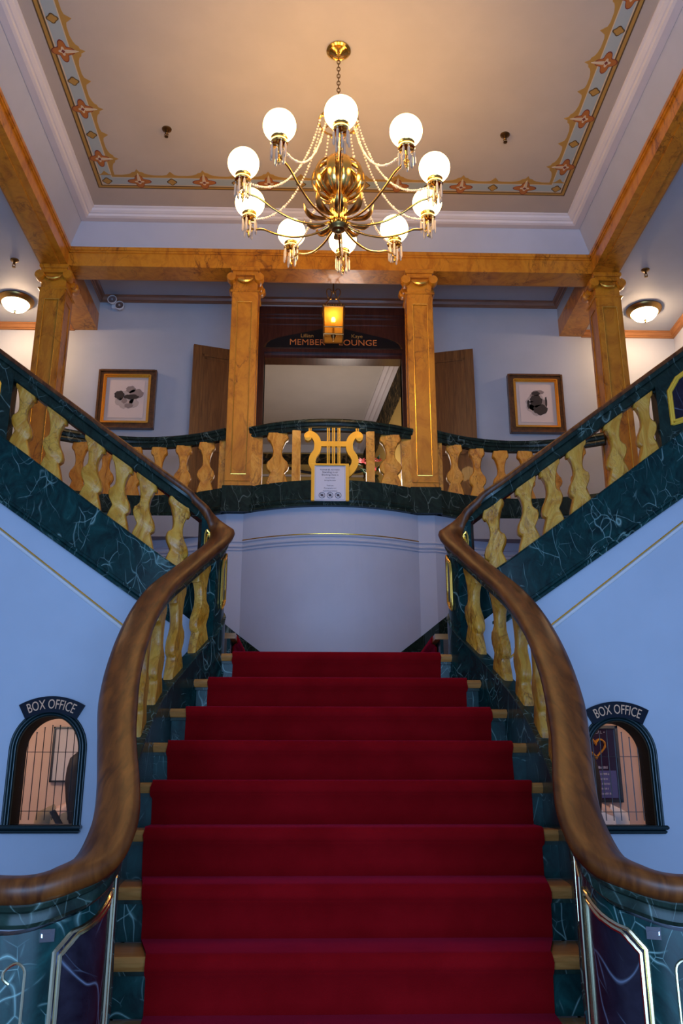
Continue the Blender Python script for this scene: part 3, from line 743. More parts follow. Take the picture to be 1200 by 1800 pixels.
    # balusters
    for Yb in (4.775, 4.53, 4.265, 4.0, 3.73, 3.46, 3.20):
        i = min(range(int(9 * NS), int(17 * NS)), key=lambda q: abs(path[q].y - Yb)); p, h, sl = ev(d[i])
        N = Vector((-h.y, h.x, 0)); q = p + N * (-.012 if sx > 0 else .012)
        build('baluster', baluster(MB(), q.x, q.y, p.z - .095, p.z - .545, (h.x, h.y), sl, .135, .050, wob=.05), 'yellow_marble', root, smooth=True, angle=50)
    for X in (.92, 1.10, 1.28, 1.465, 1.655, 1.85):
        i = min(range(int(20.5 * NS), int(24 * NS)), key=lambda q: abs(abs(path[q].x) - X)); p, h, sl = ev(d[i])
        build('baluster', baluster(MB(), p.x, p.y, p.z - .105, p.z - .525, (h.x, h.y), sl, .128, .055, wob=.05), 'yellow_marble', root, smooth=True, angle=50)

# ================================================================== BALCONY
RZ = 4.645
brail = [(-.045, 0), (-.055, -.012), (-.055, -.03), (-.045, -.04), (-.04, -.06), (-.03, -.066), (-.032, -.085), (-.026, -.10), (.026, -.10), (.032, -.085), (.03, -.066), (.04, -.06), (.045, -.04), (.055, -.03), (.055, -.012), (.045, 0)]
def bcurb(mb, pts): return sweep(mb, pts, [(-.03, 0), (.09, 0), (.09, -.17), (.105, -.18), (.105, -.20), (.095, -.21), (.095, -.235), (-.03, -.235)][::-1])
def rev(pts): return pts[::-1]
for x0, x1, nm, lab in ((-.71, .71, 'c', 'bowed balcony balustrade over the landing with gilded lyre at its centre'), (-2.49, -.93, 'l', 'curved balcony balustrade running from the left middle column to the left outer column'), (.93, 2.49, 'r', 'curved balcony balustrade running from the right middle column to the right outer column')):
    root = empty('balcony_balustrade', ((x0 + x1) / 2, plan((x0 + x1) / 2), 3.84), lab, 'balustrade')
    k = 36
    build('handrail', sweep(MB(), span(x0, x1, k, RZ, .03), brail), 'dark_green_marble', root, smooth=True, angle=30)
    m = MB(); P = span(x0, x1, k, 4.075, 0)
    rings = []
    for (x, y, z) in P: rings.append([(x, y + a, z + b) for a, b in ((-.025, 0), (.10, 0), (.10, -.235), (-.045, -.235), (-.045, -.215), (-.03, -.205), (-.038, -.190), (-.038, -.175), (-.025, -.165))])
    m.loft(rings); build('curb', m, 'dark_green_marble', root, smooth=True, angle=30)
    if nm == 'c':
        for X in (-.47, .52): build('baluster', baluster(MB(), X, plan(X) + .03, RZ - .095, 4.07, (1, 0), 0, .19, .06), 'yellow_marble', root, smooth=True, angle=50)
        for X in (-.305, .34): build('post', MB().bbox((X - .037, plan(X) - .005, 4.07), (X + .037, plan(X) + .065, RZ - .09), .004), 'yellow_marble', root)
        for X in (-.66, .675): build('post', MB().bbox((X - .05, plan(X) + .02, 4.07), (X + .05, plan(X) + .10, RZ - .09), .004), 'yellow_marble', root)
        # lyre
        ly = MB(); cx = .018; yl = plan(0) - .005
        # arms as variable-width strips built by offsetting a centre line
        for s in (-1, 1):
            cl = catmull([(s * .222, 0, 4.455), (s * .235, 0, 4.480), (s * .205, 0, 4.500), (s * .165, 0, 4.475), (s * .138, 0, 4.42), (s * .142, 0, 4.345), (s * .175, 0, 4.29), (s * .185, 0, 4.235), (s * .155, 0, 4.17), (s * .10, 0, 4.12), (0, 0, 4.10)], 6)
            wd = [.018 + .012 * min(1, i / 20) for i in range(len(cl))]; ra = []; rb = []
            for i, p in enumerate(cl):
                a = cl[max(i - 1, 0)]; b = cl[min(i + 1, len(cl) - 1)]; t = (b - a).normalized(); nr = Vector((-t.z, 0, t.x)); ra.append(p + nr * wd[i]); rb.append(p - nr * wd[i])
            rings = [[(cx + A.x, yl - .02, A.z), (cx + B.x, yl - .02, B.z), (cx + B.x, yl + .02, B.z), (cx + A.x, yl + .02, A.z)] for A, B in zip(ra, rb)]
            ly.loft(rings); ly.lathe([(.006, -.026), (.030, -.022), (.032, 0), (.032, .02)], (cx + s * .222, yl, 4.462), 16, axis='y')
            for e in (-.008, .008): ly.box((cx + s * .205 + e - .004, yl - .01, 4.50), (cx + s * .205 + e + .004, yl + .006, RZ - .09))
        ly.box((cx - .14, yl - .014, 4.385), (cx + .14, yl + .014, 4.432))
        for e in (-.046, 0, .046):
            ly.box((cx + e - .012, yl - .022, 4.10), (cx + e - .003, yl - .004, RZ - .09)); ly.box((cx + e + .003, yl - .022, 4.10), (cx + e + .012, yl - .004, RZ - .09))
        tag(build('lyre', ly, 'gold_paint', root, smooth=True, angle=40), 'gilded lyre ornament')
    else:
        s = -1 if nm == 'l' else 1
        for X in (1.12, 1.34, 1.57, 1.80, 2.04, 2.26): build('baluster', baluster(MB(), s * X, plan(X) + .03, RZ - .095, 4.07, (1, 0), 0, .15, .06), 'yellow_marble', root, smooth=True, angle=50)
        for X in (.965,): build('post', MB().bbox((s * X - .035, plan(X) + .03, 4.07), (s * X + .035, plan(X) + .10, RZ - .09), .004), 'yellow_marble', root)

# ------------------------------------------------------------------ columns
def column(cx, y0, label):
    root = empty('column', (cx, y0 + .115, 3.84), label, 'column', 'faux marble columns with scrolled capitals')
    hw = .115; dp = .23
    m = MB(); m.bbox((cx - .135, y0 - .040, 3.84), (cx + .135, y0 + dp, 4.085), .006); m.box((cx - .14, y0 - .05, 3.84), (cx + .14, y0 + dp, 3.875))
    build('plinth', m, 'dark_green_marble', root)
    m = MB()
    zb, zt = 4.085, 6.02
    m.bbox((cx - hw, y0, zb), (cx + hw, y0 + dp, zt), .003); m.bbox((cx - hw - .006, y0 - .006, zb), (cx + hw + .006, y0 + dp + .006, zb + .05), .003)
    # raised margins round a sunk field, front and sides
    t = .012
    for a0, a1, z0, z1 in ((-hw, -hw + .045, zb + .05, zt), (hw - .045, hw, zb + .05, zt), (-hw + .045, hw - .045, zb + .05, zb + .11), (-hw + .045, hw - .045, zt - .10, zt)):
        m.box((cx + a0, y0 - t, z0), (cx + a1, y0, z1))
        for s in (-1, 1):
            xa, xb = sorted((cx + s * hw, cx + s * (hw + t * .6))); ya = y0 + dp / 2 + a0; yb = y0 + dp / 2 + a1; m.box((xa, ya, z0), (xb, yb, z1))
    build('shaft', m, 'sienna_marble', root)
    m = MB(); e = hw - .048; zz0, zz1 = zb + .115, zt - .105
    for a in (-e, e): m.tube([(cx + a, y0 - .010, zz0), (cx + a, y0 - .010, zz1)], .0045, 6)
    for z in (zz0, zz1): m.tube([(cx - e, y0 - .010, z), (cx + e, y0 - .010, z)], .0055, 6)
    build('gilt_moulding', m, 'gilt', root)
    m = MB(); m.bbox((cx - hw - .022, y0 - .022, zt), (cx + hw + .022, y0 + dp + .022, zt + .022), .008)
    m.box((cx - hw, y0, zt + .02), (cx + hw, y0 + dp, 6.20)); m.bbox((cx - .135, y0 - .045, 6.235), (cx + .135, y0 + dp + .045, ZB0 - .001), .008)
    m.bbox((cx - .120, y0 - .03, 6.20), (cx + .120, y0 + dp + .03, 6.237), .006)
    build('capital', m, 'sienna_marble', root)
    # scrolls: one roll at each corner of the front and back faces, swag between
    for fy, oy in ((y0 - .032, -1), (y0 + dp + .032, 1)):
        v = MB()
        for s in (-1, 1):
            pts = []
            for q in range(34):
                a = PI / 2 + s * -0 + q * .33; r = .047 * (1 - q / 40)
                pts.append((cx + s * (.128 - r * math.cos(a - PI / 2 + PI) * 0 + r * math.sin(q * .33) ), fy, 6.165 + r * math.cos(q * .33)))
            v.lathe([(.04, -.012), (.046, 0), (.046, .06), (.03, .075), (.03, .115)] if oy < 0 else [(.04, .012), (.046, 0), (.046, -.06), (.03, -.075), (.03, -.115)], (cx + s * .128, fy, 6.165), 20, axis='y')
            v.tube(pts, .007, 6)
        v.box((cx - .128, min(fy, fy - oy * .03), 6.19), (cx + .128, max(fy, fy - oy * .03), 6.21))
        build('scroll', v, 'sienna_marble', root, smooth=True, angle=45)
    g = MB(); pts = [(cx + .075 * math.cos(math.radians(a)), y0 - .028, 6.172 + .045 * math.sin(math.radians(a))) for a in range(190, 351, 10)]
    rr = [.003 + .016 * math.sin(PI * i / (len(pts) - 1)) for i in range(len(pts))]
    g.tube(pts, rr, 8); build('gilt_swag', g, 'gilt', root, smooth=True)
    return root
c0 = column(-.815, YC, 'tall faux marble column left of the lounge doorway')
for x, lab in ((.83, 'tall faux marble column right of the lounge doorway'), (-2.61, 'faux marble column at the far left corner of the balcony'), (2.63, 'faux marble column at the far right corner of the balcony')):
    copy_tree(c0, (x, c0.location.y, c0.location.z), lab)

# ------------------------------------------------------------------ notice on the balcony front
nt = empty('notice_board', (-.015, 7.10, 3.87), 'gold framed white notice leaning in front of the gilded lyre', 'sign')
yn = 7.115; x0, x1, z0, z1 = -.172, .148, 3.868, 4.205
m = MB(); fw = .028
for a in ((x0, z0, x0 + fw, z1), (x1 - fw, z0, x1, z1), (x0 + fw, z1 - fw * .7, x1 - fw, z1)): m.bbox((a[0], yn - .014, a[1]), (a[2], yn + .012, a[3]), .004)
m.box((x0 + .012, yn - .018, z0), (x0 + .017, yn - .014, z1 - .01)); m.box((x1 - .017, yn - .018, z0), (x1 - .012, yn - .014, z1 - .01))
build('frame', m, 'gold_paint', nt)
pp = build('paper', MB().box((x0 + fw - .002, yn - .004, z0 + .004), (x1 - fw + .002, yn + .004, z1 - .018)), 'paper', nt)
m = MB(); cx = (x0 + x1) / 2
m.box((x0 + fw + .008, yn - .0055, z0 + .014), (x0 + fw + .0095, yn - .004, z1 - .028)); m.box((x1 - fw - .0095, yn - .0055, z0 + .014), (x1 - fw - .008, yn - .004, z1 - .028)); m.box((x0 + fw + .008, yn - .0055, z1 - .029), (x1 - fw - .008, yn - .004, z1 - .0275)); m.box((x0 + fw + .008, yn - .0055, z0 + .014), (x1 - fw - .008, yn - .004, z0 + .0155))
build('ruled_border', m, 'ink_soft', nt)
m = MB()
for i, (tx, sz) in enumerate((('PLEASE BE ADVISED:', .019), ('Standing in or', .024), ('Blocking Aisle is', .022), ('not permitted', .015), ('during the show', .015), ('', .01), ('Thank you', .014), ('Photography and', .015), ('Recording prohibited', .014))):
    if tx: t = on_wall(text_mb(tx, sz, .001), cx, yn - .005, z1 - .062 - i * .0235); m.add(t.v, t.f)
build('lettering', m, 'ink', nt)
m = MB()
for i in (-1, 0, 1):
    c = (cx + i * .068, yn - .006, z0 + .052); m.tube([(c[0] + .025 * math.cos(a * PI / 12), c[1], c[2] + .025 * math.sin(a * PI / 12)) for a in range(24)], .0022, 5, loop=True)
    m.tube([(c[0] - .017, c[1], c[2] + .017), (c[0] + .017, c[1], c[2] - .017)], .0018, 5)
    m.box((c[0] - .012, c[1], c[2] - .009), (c[0] + .012, c[1] + .002, c[2] + .008)); m.lathe([(.005, -.001), (.005, .001)], (c[0], c[1], c[2] + .009), 10, axis='y')
build('prohibition_symbols', m, 'ink', nt)

# ------------------------------------------------------------------ lounge sign
sg = empty('lounge_sign', (.035, 8.55, 6.11), 'black arched sign reading MEMBER LOUNGE over the lounge doorway', 'sign')
def sign_outline(cx, hw, z0, k=1.0):
    left = [(-hw, z0), (-hw + .02, z0 + .05), (-hw + .06, z0 + .085), (-hw + .13, z0 + .115), (-.02, z0 + .255)]
    return [(cx + a * k, z0 + (b - z0) * k) for a, b in left] + [(cx - a * k, z0 + (b - z0) * k) for a, b in reversed(left)]
build('border', MB().xz(sign_outline(.035, .735, 6.070, 1.015), 8.548, 8.566), 'frame_wood', sg)
build('panel', MB().xz(sign_outline(.035, .725, 6.073), 8.543, 8.56), 'black_paint', sg)
m = on_wall(text_mb('MEMBER  \u00b7  LOUNGE', .098, .004, squeeze=1.05), .035, 8.541, 6.105); build('lettering', m, 'sign_orange', sg)
m = on_wall(text_mb('Lillian', .062, .003), -.245, 8.541, 6.195); t = on_wall(text_mb('& Scott', .062, .003), .03, 8.541, 6.195); m.add(t.v, t.f); t = on_wall(text_mb('Kaye', .062, .003), .29, 8.541, 6.195); m.add(t.v, t.f)
build('small_lettering', m, 'border_gold', sg)

# ------------------------------------------------------------------ pictures
def picture(x0, x1, z0, z1, label, art):
    y = YB - .05
    rt = empty('framed_picture', ((x0 + x1) / 2, y, z0), label, 'picture')
    m = MB(); fw = .075
    def ring(a, b, ya, yb, mi):
        m.bbox((x0 + a, ya, z0 + a), (x0 + b, yb, z1 - a), .005, mi); m.bbox((x1 - b, ya, z0 + a), (x1 - a, yb, z1 - a), .005, mi)
        m.box((x0 + b, ya, z0 + a), (x1 - b, yb, z0 + b), mi); m.box((x0 + b, ya, z1 - b), (x1 - b, yb, z1 - a), mi)
    ring(0, .02, y - .02, y + .045, 0); ring(.02, fw * .75, y - .005, y + .045, 0)
    build('frame', m, 'frame_wood', rt)
    m = MB(); ring(fw * .75, fw * .75 + .012, y - .022, y + .04, 0); ring(fw * .75 + .012, fw + .01, y - .004, y + .04, 0); build('gilt_slip', m, 'gilt', rt)
    build('mount', MB().box((x0 + fw, y + .010, z0 + fw), (x1 - fw, y + .03, z1 - fw)), 'mount_board', rt)
    q = fw + .045; pr = build('print', MB().box((x0 + q, y + .006, z0 + q), (x1 - q, y + .012, z1 - q)), 'print_paper', rt)
    cx, cz = (x0 + x1) / 2, (z0 + z1) / 2
    for mi, mt in enumerate(('sepia_light', 'sepia_mid', 'sepia_dark')):
        m = MB()
        for (k, u, v, a, b) in art:
            if k == mi: m.prism([(cx + u + a * math.cos(t * PI / 10) * (1 + .10 * math.sin(t * 2.3)), cz + v + b * math.sin(t * PI / 10) * (1 + .12 * math.cos(t * 1.7))) for t in range(20)], lambda p, r: (p, y + .004 - .0012 * mi, r), lambda p, r: (p, y + .007, r))
        build('portrait_tone', m, mt, pr)
picture(-2.425, -1.82, 5.12, 5.785, 'wood and gold framed old portrait of a dark haired sitter on the left wall', [(0, -.02, .0, .10, .10), (1, .04, .11, .05, .04), (1, .10, .06, .075, .055), (2, .05, .025, .08, .028), (2, -.075, .045, .052, .048), (0, -.062, .02, .028, .034), (2, -.062, .012, .006, .006), (1, -.02, -.02, .03, .03), (1, .03, -.075, .045, .028), (0, .08, -.045, .05, .05)])
picture(1.89, 2.475, 5.12, 5.79, 'wood and gold framed old print of a figure in an armchair on the right wall', [(0, .0, -.01, .11, .12), (1, .03, .13, .06, .025), (2, .0, .115, .045, .026), (1, -.03, .09, .03, .03), (2, .0, .03, .065, .07), (1, .05, -.03, .06, .08), (2, .04, -.07, .075, .06), (0, -.04, -.04, .04, .04), (2, .105, .02, .012, .06), (2, -.085, -.01, .012, .05), (2, -.06, .018, .035, .008)])

# ------------------------------------------------------------------ ticket windows
wn = 1
for sx, nm in ((-1, 'left'), (1, 'right')):
    cx, hw, zb, zs, zr = WIN[sx]; yw = 4.935
    root = empty('window_%d' % wn, (cx, yw, zb), 'arched ticket window in the wall %s of the stairs' % nm, None, None, 'structure'); wn += 1
    m = MB()
    for a, t, r in ((.006, .014, .008), (.021, .020, .009), (.035, .012, .006)):
        pts = [(cx + hw + a, yw - t * .4, zb)] + [(u, yw - t * .4, v) for u, v in arc(cx, zs, hw + a, 0, 180, 24, zr - zs + a)] + [(cx - hw - a, yw - t * .4, zb)]
        m.tube(pts, r, 8)
    inner_o = arch_outline(cx, hw - .001, zb, zs, zr, 24); outer_o = arch_outline(cx, hw + .038, zb, zs, zr + .038, 24)
    k = len(inner_o); rings = []
    for i in range(k): (a, b), (c, d_) = inner_o[i], outer_o[i]; rings.append([(a, yw - .008, b), (c, yw - .008, d_), (c, yw + .0, d_), (a, yw + .0, b)])
    m.loft(rings)
    build('window_frame', m, 'green_frame', root, smooth=True, angle=50)
    m = MB(); rings = []
    for i in range(k): (a, b) = inner_o[i]; rings.append([(a, yw - .002, b), (cx + (a - cx) * .97, yw - .002, b - .006), (cx + (a - cx) * .97, yw + .15, b - .006), (a, yw + .15, b)])
    m.loft(rings); build('reveal', m, 'reveal_brown', root)
    m = MB(); m.bbox((cx - hw - .05, yw - .045, zb - .022), (cx + hw + .05, yw + .12, zb), .007); m.bbox((cx - hw - .042, yw - .032, zb - .042), (cx + hw + .042, yw, zb - .022), .007)
    build('window_sill', m, 'green_frame', root)
    build('window_pane', MB().xz(arch_outline(cx, hw - .006, zb, zs, zr - .006, 24), yw + .095, yw + .099), 'window_glass', root)
    m = MB(); yg = yw + .12; nb = 8
    for i in range(nb):
        x = cx - hw + 2 * hw * (i + .5) / nb; tt = zs + (zr - zs) * math.sqrt(max(0, 1 - ((x - cx) / hw) ** 2)); m.tube([(x, yg, zb + .02), (x, yg, tt - .045)], .0026, 6); m.sphere((x, yg, tt - .043), .0042, 6, 4)
    for z in (zb + .065, zs - .005): m.tube([(cx - hw, yg, z), (cx + hw, yg, z)], .0018, 6)
    build('grille', m, 'black_iron', root, smooth=True)
    # sign
    cxs = cx + .003; r0, r1 = .26, .345; zc = zr - .245
    sgn = empty('ticket_sign', (cxs, yw, zr), 'arched navy sign reading BOX OFFICE above the %s ticket window' % nm, 'sign')
    o1 = arc(cxs, zc + .02, r0, 50, 130, 20) ; o2 = arc(cxs, zc, r1, 120.5, 59.5, 20)
    o1 = arc(cxs, zc, r0, 59, 121, 20)
    build('plate', MB().xz(o1 + o2, yw - .022, yw), 'navy_plate', sgn)
    t = text_mb('BOX OFFICE', .072, .003, squeeze=.64)
    def curve(v):
        r = r0 + .019 + v.y; a = PI / 2 - v.x / (r0 + .035); return (cxs + r * math.cos(a), yw - .024 - v.z, zc + r * math.sin(a))
    build('lettering', t.tf(curve), 'sign_letter', sgn)

# things inside the ticket offices
rt = empty('framed_board', (-1.60, 6.5, 1.6), 'white board in thin black frame on the peach wall behind left ticket window', 'board')
xa, xb, za, zb_ = -1.965, -1.50, 1.594, 1.97
build('board', MB().box((xa, 6.53, za), (xb, 6.545, zb_)), 'white_cloth', rt)
m = MB()
for a in ((xa, za, xb, za + .012), (xa, zb_ - .012, xb, zb_), (xa, za, xa + .012, zb_), (xb - .012, za, xb, zb_)): m.box((a[0], 6.515, a[1]), (a[2], 6.55, a[3]))
build('frame', m, 'black_paint', rt)
ps = empty('poster', (1.55, 6.52, 1.5), 'purple theatre poster with a golden heart wreath behind right ticket window', 'poster')
xa, xb, za, zb_ = 1.66, 2.03, 1.48, 1.965; yp = 6.53
build('sheet', MB().box((xa, yp, za), (xb, yp + .012, zb_)), 'poster_purple', ps)
m = MB()
for a in ((xa - .02, za - .02, xb + .02, za), (xa - .02, zb_, xb + .02, zb_ + .02), (xa - .02, za - .02, xa, zb_ + .02), (xb, za - .02, xb + .02, zb_ + .02)): m.box((a[0], yp - .02, a[1]), (a[2], yp + .015, a[3]))
build('frame', m, 'black_paint', ps)
build('lower_band', MB().box((xa + .01, yp - .002, za + .01), (xb - .01, yp, za + .195)), 'poster_blue', ps)
cx, cz = 1.885, 1.835; pts = []
for i in range(36):
    a = 2 * PI * i / 36; pts.append((cx + .060 * math.sin(a) ** 3 * 1.15, yp - .006, cz + .0046 * (13 * math.cos(a) - 5 * math.cos(2 * a) - 2 * math.cos(3 * a) - math.cos(4 * a))))
m = MB().tube(pts, [.019 + .005 * math.sin(i * 2.6) for i in range(36)], 8, loop=True, flat=.4); build('heart_wreath', m, 'poster_gold', ps, smooth=True)
m = on_wall(text_mb('\u2022 THE MUSICAL \u2022', .030, .001), 1.85, yp - .003, 1.93)
build('lettering', m, 'poster_pale', ps)
random.seed(5); m = MB()
def marks(x, xe, z, h):
    while x < xe:
        wv = random.uniform(.004, .011); m.box((x, yp - .004, z), (min(x + wv, xe), yp - .002, z + h * random.uniform(.7, 1))); x += wv + random.uniform(.002, .006)
marks(1.74, 1.96, za + .208, .018)
for i in range(5): marks(1.74 + .01 * (i % 3), 1.97 - .015 * (i % 2), za + .165 - i * .033, .014)
build('small_print', m, 'poster_pale', ps)

def person(px, py, face, jacket, label, strap=False, hs=1.0, name='person'):
    """standing clerk seen through the ticket window; face = heading in radians"""
    root = empty(name, (px, py, FL), label, 'person'); c, s = math.cos(face), math.sin(face)
    def W(x, y, z): return Vector((px + c * x - s * y, py + s * x + c * y, FL + z))   # x = right, y = forward
    V = [(0, 0, .95), (0, 0, 1.12), (0, .01, 1.30), (0, 0, 1.42), (0, .0, 1.50), (0, .015, 1.58), (0, .02, 1.66), (0, .01, 1.73)]
    Rd = [(.15, .11), (.13, .10), (.15, .11), (.13, .09), (.052, .052), (.058, .065), (.074, .088), (.055, .07)]
    E_ = [(i, i + 1) for i in range(7)]
    def chain(root_i, pts, rs):
        prev = root_i
        for p, r in zip(pts, rs): V.append(p); Rd.append(r if isinstance(r, tuple) else (r, r)); E_.append((prev, len(V) - 1)); prev = len(V) - 1
        return prev
    for q in (-1, 1):
        h = chain(3, [(q * .17, 0, 1.40), (q * .20, .02, 1.14), (q * .17, .20, 1.00), (q * .16, .25, .99)], [.058, .044, .030, .030])
        for fi, fo in enumerate((-.024, -.008, .008, .024)):
            chain(h, [(q * .16 + fo, .29, .985), (q * .16 + fo * 1.1, .32 + .006 * (fi % 3), .972), (q * .16 + fo * 1.1, .335, .950)], [.010, .009, .008])
        chain(h, [(q * .16 - q * .035, .275, .985), (q * .16 - q * .045, .30, .975)], [.011, .009])
        chain(0, [(q * .09, 0, .88), (q * .10, .01, .48), (q * .10, -.01, .09), (q * .10, .12, .04)], [.09, .062, .042, .035])
    me = bpy.data.meshes.new('body'); me.from_pydata([W(*v) - root.location for v in V], E_, []); me.materials.append(MATS['skin'])
    o = bpy.data.objects.new('body', me); COL.objects.link(o); o.parent = root
    sk = o.modifiers.new('skin', 'SKIN'); sk.use_smooth_shade = True
    for i, r in enumerate(Rd): me.skin_vertices[0].data[i].radius = r
    me.skin_vertices[0].data[0].use_root = True
    sb = o.modifiers.new('sub', 'SUBSURF'); sb.levels = 1; sb.render_levels = 2
    f = MB(); f.sphere(W(0, .10, 1.625), .014, 8, 6, sc=(1, 1, 1.3)); build('nose', f, 'skin', root, smooth=True)
    f = MB(); [f.sphere(W(q * .028, .088, 1.65), .010, 8, 6) for q in (-1, 1)]; build('eyes', f, 'black_paint', root, smooth=True)
    f = MB(); [f.sphere(W(q * .078, .01, 1.64), .022, 8, 6, sc=(.5, .8, 1.3)) for q in (-1, 1)]; build('ears', f, 'skin', root, smooth=True)
    f = MB(); f.tube([W(-.022, .088, 1.588), W(0, .095, 1.585), W(.022, .088, 1.588)], .005, 6); build('mouth', f, 'flower_red', root, smooth=True)
    # hair: cap plus long back
    f = MB(); rings = []
    for z, rx, ry, oy in ((1.30, .030, .020, -.130), (1.40, .062, .034, -.115), (1.50, .082, .050, -.080), (1.60, .096, .075, -.035), (1.68, .092, .092, -.010), (1.74, .078, .082, -.002), (1.775, .040, .045, 0)):
        rings.append([W(rx * math.cos(a * PI / 8), oy + ry * math.sin(a * PI / 8), z * 1.0) for a in range(16)])
    f.loft(rings); build('hair', f, 'hair', root, smooth=True, angle=80)
    # jacket
    f = MB(); rings = []
    for z, rx, ry in ((.84, .185, .14), (1.0, .18, .135), (1.15, .165, .125), (1.30, .19, .13), (1.40, .185, .115), (1.455, .12, .085), (1.49, .07, .065), (1.515, .062, .062)):
        rings.append([W(rx * math.cos(a * PI / 10) * (1 + .02 * math.sin(a * 3 + z * 20)), ry * math.sin(a * PI / 10), z) for a in range(20)])
    f.loft(rings)
    for q in (-1, 1): f.tube([W(q * .12, 0, 1.43), W(q * .18, 0, 1.40), W(q * .205, .01, 1.26), W(q * .21, .02, 1.13), W(q * .19, .12, 1.04), W(q * .17, .215, 1.0)], [.055, .068, .060, .055, .046, .040], 12)
    build('jacket', f, jacket, root, smooth=True, angle=80)
    f = MB()
    for q in (-1, 1): f.tube([W(q * .09, 0, .90), W(q * .10, .01, .48), W(q * .10, -.01, .07)], [.105, .078, .06], 12)
    build('trousers', f, 'dark_jeans', root, smooth=True)
    f = MB()
    for q in (-1, 1): f.tube([W(q * .10, -.04, .045), W(q * .10, .06, .045), W(q * .10, .16, .035)], [.045, .045, .035], 10)
    build('shoes', f, 'black_cloth', root, smooth=True)
    if strap:
        f = MB(); f.tube([W(-.15, -.10, 1.44), W(-.06, -.150, 1.30), W(.06, -.152, 1.12), (W(.16, -.13, .98))], .020, 8, flat=.35); build('bag_strap', f, 'black_cloth', root, smooth=True)
    return root
person(-1.515, 5.62, .25, 'beige_cloth', 'person in a beige jacket with a black strap, seen through left ticket window', True)
person(1.53, 5.65, -.1, 'white_cloth', 'person with long dark hair, pale top and black strap, seen through right ticket window', True)

# ------------------------------------------------------------------ ceiling lamps, sprinklers, security lamp
def flush_lamp(x, y, label):
    z = 6.335; rt = empty('ceiling_lamp', (x, y, z), label, 'lamp', 'flush ceiling lamps of the side bays')
    build('brass_ring', MB().lathe([(.175, z), (.18, z - .012), (.172, z - .03), (.15, z - .045), (.138, z - .052), (.13, z - .045), (.13, z)], (x, y, 0), 40), 'dark_brass', rt, smooth=True, angle=40)
    build('glass_bowl', MB().lathe([(.132, z - .045), (.125, z - .07), (.10, z - .10), (.06, z - .122), (.02, z - .13), (.002, z - .131)], (x, y, 0), 36), 'lamp_glass', rt, smooth=True)
    build('finial', MB().lathe([(.018, z - .128), (.014, z - .135), (.008, z - .142), (.011, z - .150), (.004, z - .160)], (x, y, 0), 14), 'dark_brass', rt, smooth=True)
    return rt
fl = flush_lamp(-3.21, 8.09, 'glowing brass ringed ceiling lamp left of the outer left column')
copy_tree(fl, (3.26, 8.10, 6.335), 'glowing brass ringed ceiling lamp right of the outer right column')
def sprinkler(x, y, z, label):
    rt = empty('sprinkler', (x, y, z), label, 'sprinkler', 'dark ceiling sprinklers')
    build('escutcheon', MB().lathe([(.040, z), (.038, z - .008), (.022, z - .016), (.012, z - .018)], (x, y, 0), 20), 'aged_brass', rt, smooth=True)
    m = MB().lathe([(.011, z - .016), (.011, z - .040), (.014, z - .044), (.008, z - .050)], (x, y, 0), 12)
    for s in (-1, 1): m.tube([(x + s * .008, y, z - .045), (x + s * .016, y, z - .058), (x + s * .004, y, z - .074)], .003, 6)
    build('frame_arms', m, 'aged_brass', rt, smooth=True)
    build('deflector', MB().lathe([(.004, z - .072), (.017, z - .074), (.017, z - .077), (.004, z - .078)], (x, y, 0), 16), 'aged_brass', rt)
    return rt
s0 = sprinkler(-1.388, 6.09, CEIL, 'dark sprinkler on the coffered ceiling left of the chandelier')
for x, y, z, lab in ((1.42, 6.08, CEIL, 'dark sprinkler on the coffered ceiling right of the chandelier'), (-3.0, 7.38, 6.335, 'dark sprinkler on the left side ceiling near the glowing lamp'), (3.02, 7.38, 6.335, 'dark sprinkler on the right side ceiling near the glowing lamp')):
    copy_tree(s0, (x, y, z), lab)
em = empty('emergency_light', (-2.31, 8.58, 6.55), 'twin headed emergency light high on the back wall left of the lounge', 'lamp')
build('bracket', MB().bbox((-2.36, 8.56, 6.53), (-2.24, 8.60, 6.585), .004).tube([(-2.36, 8.56, 6.60), (-2.25, 8.56, 6.53)], .01, 8), 'plastic_white', em)
for c in ((-2.345, 8.50, 6.595), (-2.262, 8.50, 6.525)):
    hd = build('lamp_head', MB().lathe([(.02, .05), (.04, .035), (.05, 0), (.05, -.012), (.044, -.014), (.040, -.004), (.01, .0)], c, 24, axis='y'), 'plastic_white', em, smooth=True)
    build('reflector', MB().lathe([(.042, -.008), (.035, -.004), (.02, .002), (.006, .004)], c, 20, axis='y'), 'chrome', hd, smooth=True)
    build('bulb', MB().sphere((c[0], c[1] - .008, c[2]), .012, 10, 8), 'lens_glass', hd, smooth=True)

# ------------------------------------------------------------------ lantern
LX, LY = .022, 7.72
ln = empty('lantern', (LX, LY, 5.62), 'square hanging lantern with amber glass in front of the lounge doorway', 'lantern')
zt, zb = 6.03, 5.735; hw = .098; hb = .092
m = MB()
for sx in (-1, 1):
    for sy in (-1, 1): m.tube([(LX + sx * hw, LY + sy * hw, zt), (LX + sx * hb, LY + sy * hb, zb)], .008, 6)
for z, h in ((zt, hw), (zb, hb), (zb + .075, hb + .002)):
    m.tube([(LX - h, LY - h, z), (LX + h, LY - h, z), (LX + h, LY + h, z), (LX - h, LY + h, z)], .008, 6, loop=True)
for sx in range(-4, 5):
    for e in (-1, 1): m.sphere((LX + sx * .024, LY + e * hw, zt + .014), .012, 8, 6); m.sphere((LX + e * hw, LY + sx * .024, zt + .014), .012, 8, 6)
m.tube([(LX, LY - hb, zb + .075), (LX, LY + hb, zb + .075)], .006, 6)
build('cage', m, 'aged_brass', ln, smooth=True)
